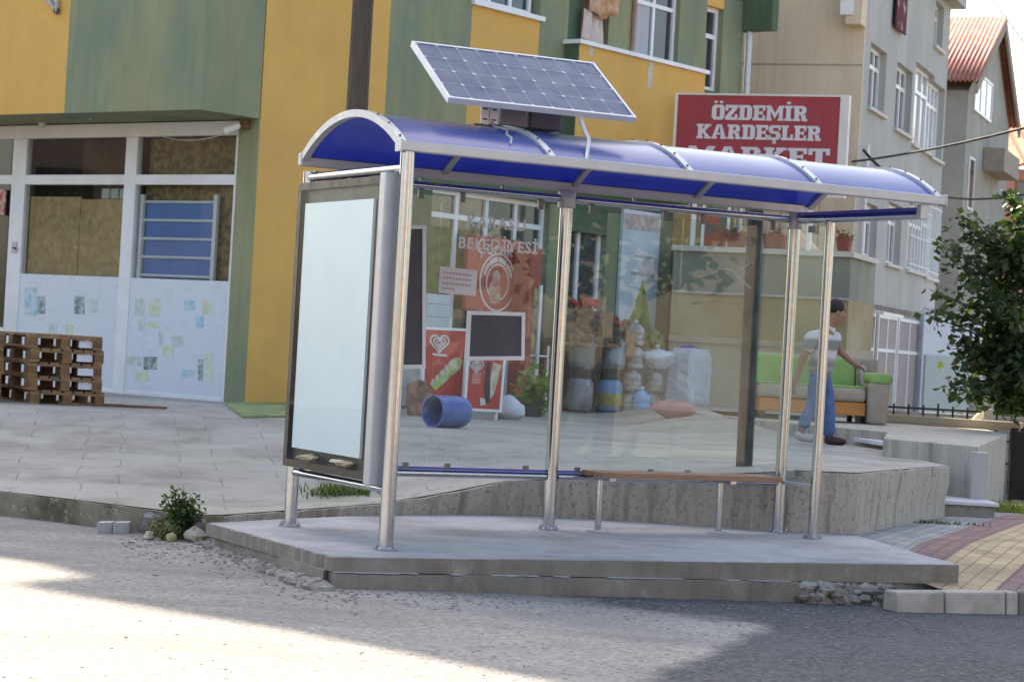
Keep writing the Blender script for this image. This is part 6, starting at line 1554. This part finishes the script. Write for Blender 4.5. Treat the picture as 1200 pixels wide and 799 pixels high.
skin('trousers', [hip+Vector((0, 0, .08)), hip+Vector((0, 0, -.03)), hR, knB, anB+Vector((.005, 0, .03)), hL, knF, anF+Vector((0, 0, .02))], [(0, 1), (1, 2), (2, 3), (3, 4), (1, 5), (5, 6), (6, 7)], [.15, .155, .105, .08, .068, .105, .085, .075], M_jean, man, 2)
for an_, to_, c in ((anB, toB, mat('pale_shoe', (.45, .42, .38), .7)), (anF, toF, mat('dark_brown_shoe', (.05, .028, .022), .6))):
    d = (to_-an_); d.z = 0; d.normalize(); gz = tz(an_.x, an_.y)
    a_ = Vector((an_.x, an_.y, an_.z)) ; zb_s = max(mz, min(an_.z, to_.z)-.05)
    skin('shoe', [Vector((an_.x, an_.y, an_.z-.0))-d*.05, Vector((an_.x, an_.y, zb_s+.055))+d*.0, Vector((an_.x, an_.y, zb_s+.045))+d*.12, Vector((an_.x, an_.y, zb_s+.038))+d*.2], [(0, 1), (1, 2), (2, 3)], [.05, .055, .05, .036], c, man, 2)

# ------------------------------------------------------------ odds and ends on the terrace
q = [G(x, y, .45) for x, y in ((1000, 520.5), (1018, 518), (1049, 521), (1034, 526))]
zq = max(tz(p.x, p.y) for p in q)
tag(MB().prism([Vector((p.x, p.y, zq+.004)) for p in q], (0, 0, .045)).build('white_slab', mat('pale_marble_slab', (.62, .66, .72), .45, 0, .06, 4), bevel=.006), 'pale marble slab lying flat at the man\'s feet', 'slab')
a, b = G(1030, 489, BZ+.06), G(1196, 500, BZ+.06); a.z = b.z = BZ+.06; d = (b-a).normalized(); o = Vector((-d.y, d.x, 0))
M_beam = mat('sawn_timber', (.44, .37, .27), .8, 0, .12, 4, stretch=(1, 1, 5), bump=.2)
tag(MB().hexa([Vector((a+(b-a)*t+o*w_).xy.to_3d())+Vector((0, 0, z)) for z in (BZ+.002, BZ+.11) for t, w_ in ((0, 0), (1, 0), (1, .14), (0, .14))]).build('timber_beam', M_beam, bevel=.006), 'long pale timber beam lying along the back of the raised block', 'beam')
for (x0, y0, x1, y1, lab) in ((1140, 496, 1152, 484, 'leaning offcut of pale timber by the lattice fence'), (1158, 500, 1157, 479, 'upright stub of pale timber by the lattice fence')):
    a, b = P(x0, y0, 28.6), P(x1, y1, 28.75); d = b-a; o = Vector((.06, 0, 0)); k = Vector((0, .05, 0))
    tag(MB().hexa([a-o-k, a+o-k, a+o+k, a-o+k, b-o-k, b+o-k, b+o+k, b-o+k]).build('timber_offcut', M_beam, bevel=.006), lab, 'timber', 'timber offcuts on the raised block')
# lattice fence and dark gate
fy = 30.4; fz1 = P(1100, 478, fy).z
ft = thing('lattice_fence', 'black lattice fence in front of the garage behind the raised block', 'fence', Vector((5.6, fy, -.3)))
M_iron = mat('black_iron', (.018, .018, .02), .5, .3, .2, 6)
xa, xb = P(1030, 480, fy).x, 9.5
n = int((xb-xa)/.20); mb = MB()
for k in range(n+1):
    x = xa+.2*k; mb.box((x-.012, fy-.012, -.3), (x+.012, fy+.012, fz1+(.03 if k % 4 else .06)))
mb.build('bars', M_iron, ft)
for zz in (fz1-.02, fz1-.20, fz1-.40, fz1-.7): MB().box((xa, fy-.028, zz-.014), (xb, fy-.013, zz+.014)).build('rail', M_iron, ft)
tag(MB().box((xa-1, fy+.5, -.6), (xb, fy+.75, fz1-.08)).build('boundary_wall', mat('pale_block_wall', (.34, .31, .26), .9, 0, .15, 3, bump=.3, bscale=30)), 'low pale block wall behind the black lattice fence', 'wall')
gx0 = P(1183, 540, 27.6).x
gt = thing('metal_gate', 'dark sheet metal gate right of the raised block', 'gate', Vector((gx0+.7, 27.6, -.3)))
MB().box((gx0, 27.6, -.22), (gx0+1.6, 27.63, .62)).build('sheet', mat('black_sheet_metal', (.02, .021, .023), .5, .2, .2, 4), gt)
for x in (gx0+.0, gx0+.8, gx0+1.57): MB().box((x, 27.56, -.3), (x+.035, 27.598, .66)).build('upright', M_iron, gt)
MB().box((gx0, 27.565, .625), (gx0+1.6, 27.6, .66)).build('top_rail', M_iron, gt)

# kerb-side stones and block
M_stone = mat('pale_field_stone', (.40, .36, .27), .9, 0, .2, 10, bump=.5, bscale=40)
p = G(226, 636, -.18); tag(MB().blob((p.x, p.y+.06, -.13), (.07, .055, .05), 3, .4, 9, 6).build('stone', M_stone), 'angular pale stone at the foot of the roadside weed', 'stone')
p = G(199, 635, -.18); tag(MB().blob((p.x, p.y+.06, -.155), (.04, .04, .035), 5, .2, 12, 8).build('stone', mat('yellow_stone', (.45, .42, .20), .9, 0, .2, 10), smooth=True), 'small yellowish stone left of the angular pale stone', 'stone')
p = G(173, 633, -.18); tag(MB().blob((p.x, p.y+.06, -.155), (.05, .04, .03), 9, .4, 8, 5).build('stone', M_stone), 'flat greyish stone left of the roadside weed', 'stone')
M_ws = mat('white_cut_block', (.50, .49, .45), .85, 0, .1, 8, bump=.3)
for x0, x1, lab in ((113, 131, 'left one of two pale cut blocks lying against the mossy kerb'), (132, 151, 'right one of two pale cut blocks lying against the mossy kerb')):
    a, b = G(x0, 625, -.18), G(x1, 624.5, -.18); d = (b-a); d.z = 0
    tag(MB().hexa([Vector((c.x, c.y+y, z)) for z in (-.19, -.10) for c, y in ((a, 0), (b, 0), (b, .10), (a, .10))]).build('cut_block', M_ws, bevel=.006), lab, 'block', 'pale cut blocks by the kerb')
mb = MB(); rn = random.Random(21)
for k in range(26):
    px = rn.uniform(165, 240); p = G(px, interp(px, [165, 205, 240], [628, 632, 634]), -.18); r = rn.uniform(.02, .06)
    mb.blob((p.x, p.y+rn.uniform(.02, .22), -.17+rn.uniform(0, .12)), (r*1.2, r, r), k, .25, 8, 5)
tag(mb.build('grey_rubble', mat('grey_rubble', (.20, .19, .185), .95, 0, .25, 8, bump=.5), smooth=True), 'grey rubble heaped behind the roadside weed', 'rubble', kind='stuff')
# litter
p = G(728, 609, 0); tag(MB().blob((p.x, p.y, .02), (.045, .03, .018), 3, .3, 10, 6).build('paper_scrap', M_paper), 'crumpled white paper scrap on the platform under the bench', 'litter')

# ------------------------------------------------------------ plants and trees
M_weed = leaf_mat('weed_leaf', (.025, .055, .02), (.07, .12, .04), .35)
def weed(px, py, h, n, lab, spread, zoff=0, size=.035, m=M_weed, z=-.18, name='weed'):
    p = G(px, py, z); p.y += .1; t = thing(name, lab, 'plant', Vector((p.x, p.y, z)))
    st_ = MB(); cs = []
    for k in range(n):
        a = RNG.uniform(0, 6.28); lean = RNG.uniform(.05, spread); hh = h*RNG.uniform(.45, 1)
        tip = p+Vector((math.cos(a)*lean, math.sin(a)*lean*.6, hh)); mid = p.lerp(tip, .5)+Vector((0, 0, hh*.08))
        st_.tube([p+Vector((math.cos(a)*.03, math.sin(a)*.03, 0)), mid, tip], [.005, .004, .002], 5)
        for j in range(26):
            u = RNG.uniform(.15, 1)**.8; q_ = p.lerp(tip, u) + Vector(RNG.normal(0, .02, 3)); cs.append(np.array(q_))
    st_.build('stems', mat('weed_stem', (.10, .11, .05), .8), t); leaves('leaves', m, cs, size, t)
weed(211, 633, .37, 26, 'bushy dark green weed growing at the kerb left of the platform', .15, size=.045)
weed(192, 634, .16, 8, 'low pale green weed sprouting left of the angular stone', .12, size=.03, m=leaf_mat('pale_weed_leaf', (.10, .13, .05), (.20, .22, .09), .3))
def grass_tuft(cx, cy, zb, rx, ry, n, h, lab, m, name='grass_tuft'):
    me_v, me_f = [], []
    mb = MB()
    for k in range(n):
        x, y = cx+RNG.normal(0, rx), cy+RNG.normal(0, ry); a = RNG.uniform(0, 6.28); hh = h*RNG.uniform(.5, 1.1); wv = .006; z = zb(x, y)
        d = Vector((math.cos(a), math.sin(a), 0)); o = Vector((-d.y, d.x, 0))*wv; b0 = Vector((x, y, z))
        m1 = b0+d*hh*.25+Vector((0, 0, hh*.6)); t1 = b0+d*hh*.7+Vector((0, 0, hh*.85))
        i = len(mb.v); mb.v += [b0-o, b0+o, m1+o*.8, m1-o*.8, t1]; mb.f += [[i, i+1, i+2, i+3], [i+3, i+2, i+4]]
    return tag(mb.build(name, m), lab, 'grass', kind='stuff')
M_gr = leaf_mat('grass_blade', (.04, .075, .02), (.11, .14, .05), .35)
p = T(398, 578); grass_tuft(p.x, p.y, lambda x, y: tz(x, y)-.01, .12, .12, 420, .11, 'tuft of grass on the terrace behind the advertising case', M_gr)
p = G(1182, 594, -.03); grass_tuft(p.x, p.y, lambda x, y: pz(x, y)-.01, .12, .25, 300, .16, 'tuft of grass at the far end of the raised block', leaf_mat('yellow_grass_blade', (.10, .13, .03), (.20, .22, .06), .4))
p = G(1085, 612, 0); grass_tuft(p.x+.1, p.y, lambda x, y: pz(x, y)-.01, .22, .05, 120, .05, 'sparse weeds along the foot of the retaining wall', M_gr)

def tree(name, lab, trunk, height, crown, n_clump, n_leaf, size, m, seed, group=None, open_=.5, clump=.5, shape=None, bark=None):
    rn = np.random.default_rng(seed); t = thing(name, lab, 'tree', trunk, group)
    tb = MB(); c = Vector(crown[0]); r = crown[1]
    top_ = Vector((c.x, c.y, c.z)); tb.tube([trunk, trunk.lerp(top_, .5)+Vector((.05, .04, 0)), top_, top_+Vector((0, 0, r[2]*.6))], [height*.022+.04, height*.016+.03, .05, .02], 10)
    cs = []
    for k in range(n_clump):
        v = rn.normal(0, 1, 3); v /= np.linalg.norm(v); rr = rn.uniform(.45, 1.0)**.6
        cc = np.array(c)+v*rr*np.array(r)
        st0 = np.array(c)*.6+np.array(top_)*.4-np.array([0, 0, r[2]*.3])
        tb.tube([Vector(st0), Vector((st0+cc)/2+rn.normal(0, .06, 3)), Vector(cc)], [.03, .02, .006], 5)
        q_ = rn.normal(0, 1, (n_leaf, 3))*np.array([clump, clump, clump*.55])*rn.uniform(.6, 1.2)+cc
        cs += list(q_)
    tb.build('trunk', bark or mat('tree_bark', (.10, .085, .065), .9, 0, .3, 8, bump=.5), t, smooth=True)
    leaves('crown', m, cs, size, t)
    return t
M_tree = leaf_mat('dark_broad_leaf', (.015, .034, .014), (.055, .09, .033), .33)
tc = P(1212, 375, 27.0)
tr = thing('broadleaf_tree', 'dark broad leaved tree hanging in from the right in front of the pink house', 'tree', Vector((tc.x+.25, tc.y, -.3)))
tb = MB(); tb.tube([Vector((tc.x+.25, tc.y, -.3)), Vector((tc.x+.2, tc.y, .9)), Vector((tc.x+.1, tc.y, 2.0)), Vector((tc.x+.05, tc.y, 3.1))], [.11, .09, .06, .03], 10)
twigs = [((1212, 430), (1085, 368)), ((1205, 400), (1092, 342)), ((1205, 420), (1110, 405)), ((1205, 440), (1128, 425)), ((1200, 380), (1118, 290)), ((1200, 360), (1100, 285)), ((1200, 340), (1128, 262)), ((1200, 330), (1140, 258)), ((1205, 330), (1183, 226)), ((1200, 450), (1112, 452)), ((1200, 455), (1138, 462)), ((1205, 330), (1160, 275)),
         ((1210, 330), (1205, 240)), ((1210, 400), (1130, 375)), ((1210, 380), (1140, 335)), ((1210, 420), (1150, 400)), ((1210, 440), (1165, 440)), ((1212, 350), (1165, 310)), ((1212, 300), (1195, 265)), ((1215, 460), (1180, 470)), ((1215, 400), (1280, 330)), ((1215, 420), (1290, 420)), ((1215, 360), (1260, 270)), ((1215, 420), (1180, 360)), ((1215, 400), (1190, 400)), ((1215, 420), (1195, 440)), ((1215, 350), (1185, 300)), ((1210, 400), (1160, 350)), ((1210, 420), (1165, 380)), ((1210, 430), (1150, 425))]
cs = []
for (a, b) in twigs:
    for rep in range(2):
        dy = RNG.normal(0, .55); A_ = P(*a, 27.0); B_ = P(b[0]+RNG.normal(0, 5)*rep, b[1]+RNG.normal(0, 6)*rep, 27.0+dy); M_ = A_.lerp(B_, .5)+Vector((0, 0, .06))
        tb.tube([A_, M_, B_], [.018, .012, .004], 5)
        n = 70 if b[0] < 1150 else 125
        for k in range(n):
            u = RNG.uniform(.12, 1.0); q_ = (A_.lerp(M_, u*2) if u < .5 else M_.lerp(B_, u*2-1)); sp_r = .05+.15*(1-u)
            cs.append(np.array(q_)+RNG.normal(0, 1, 3)*np.array([sp_r, sp_r*1.6, sp_r]))
tb.build('trunk', mat('tree_bark', (.10, .085, .065), .9, 0, .3, 8, bump=.5), tr, smooth=True)
leaves('crown', M_tree, cs, .108, tr, aspect=.9)
# sunlit shrub low behind it
p = P(1168, 470, 33.0)
sh_ = thing('shrub', 'sunlit yellow green shrub behind the lattice fence under the dark tree', 'shrub', Vector((p.x+.2, p.y, -.4)))
cs = [np.array((p.x+.3, p.y, p.z))+RNG.normal(0, 1, 3)*np.array([.38, .4, .36]) for _ in range(900)]
tb = MB()
for k in range(9): tb.tube([Vector((p.x+.2, p.y, -.4)), Vector((p.x+.2+RNG.normal(0, .3), p.y+RNG.normal(0, .3), p.z+RNG.normal(0, .2)))], [.02, .008], 5)
tb.build('stems', mat('tree_bark', (.10, .085, .065), .9, 0, .3, 8, bump=.5), sh_)
leaves('leaves', leaf_mat('yellow_green_leaf', (.10, .15, .02), (.22, .26, .05), .5), cs, .13, sh_)

# ------------------------------------------------------------ across the street and to the sides: what the glass and steel mirror
def street_house(x, y, wdt, dep, h, yaw, m, lab, nfl=3, ncol=5):
    o = Vector((x, y, -.5)); t = thing('street_house', lab, 'building', o); X = Vector((math.cos(yaw), math.sin(yaw), 0)); Y = Vector((-X.y, X.x, 0))
    F_ = lambda a, b, z: o+X*a+Y*b+Vector((0, 0, z))
    MB().box((-wdt/2, -dep/2, 0), (wdt/2, dep/2, h), F_).build('wall', m, t)
    MB().box((-wdt/2-.4, -dep/2-.4, h+.001), (wdt/2+.4, dep/2+.4, h+.3), F_).build('roof', M_tile, t)
    for i in range(ncol):
        for j in range(1 if 'mirrored' in lab else 0, nfl):
            cx = -wdt/2+wdt*(i+.5)/ncol; z0 = 1.0+(h-.6)/nfl*j
            for sgn in (1, -1):
                b0, b1 = (dep/2+.002, dep/2+.05) if sgn > 0 else (-dep/2-.05, -dep/2-.002)
                MB().box((cx-.65, b0, z0), (cx+.65, b1, z0+1.4), F_).build('window', M_pane, t)
street_house(24, 1, 16, 9, 9.5, R(62), M_cream, 'cream house across the street mirrored in the shelter glass')
street_house(6, -22, 16, 9, 8, R(8), mat('terracotta_plaster', (.45, .26, .16), .9, 0, .06, 1), 'terracotta house behind the photographer')
street_house(-26, -6, 14, 9, 8, R(-35), M_cream, 'cream house left of the photographer')
street_house(-30, 22, 12, 9, 9, R(-75), mat('dusty_pink_plaster', (.46, .33, .27), .9, 0, .06, 1), 'dusty pink house beyond the left photo edge')
M_t2 = leaf_mat('street_tree_leaf', (.03, .06, .02), (.08, .12, .04), .3)
for (x, y, h, sd, lab) in ((17.5, 6.5, 6, 3, 'street tree across the road mirrored in the glass'), (-19, 15, 6.5, 4, 'street tree beyond the left photo edge'), (12, -8, 6, 5, 'street tree behind the photographer')):
    tree('street_tree', lab, Vector((x, y, -.6)), h, (Vector((x, y, h*.62)), (1.9, 1.9, 1.7)), 40, 40, .32, M_t2, sd, None, clump=.45)
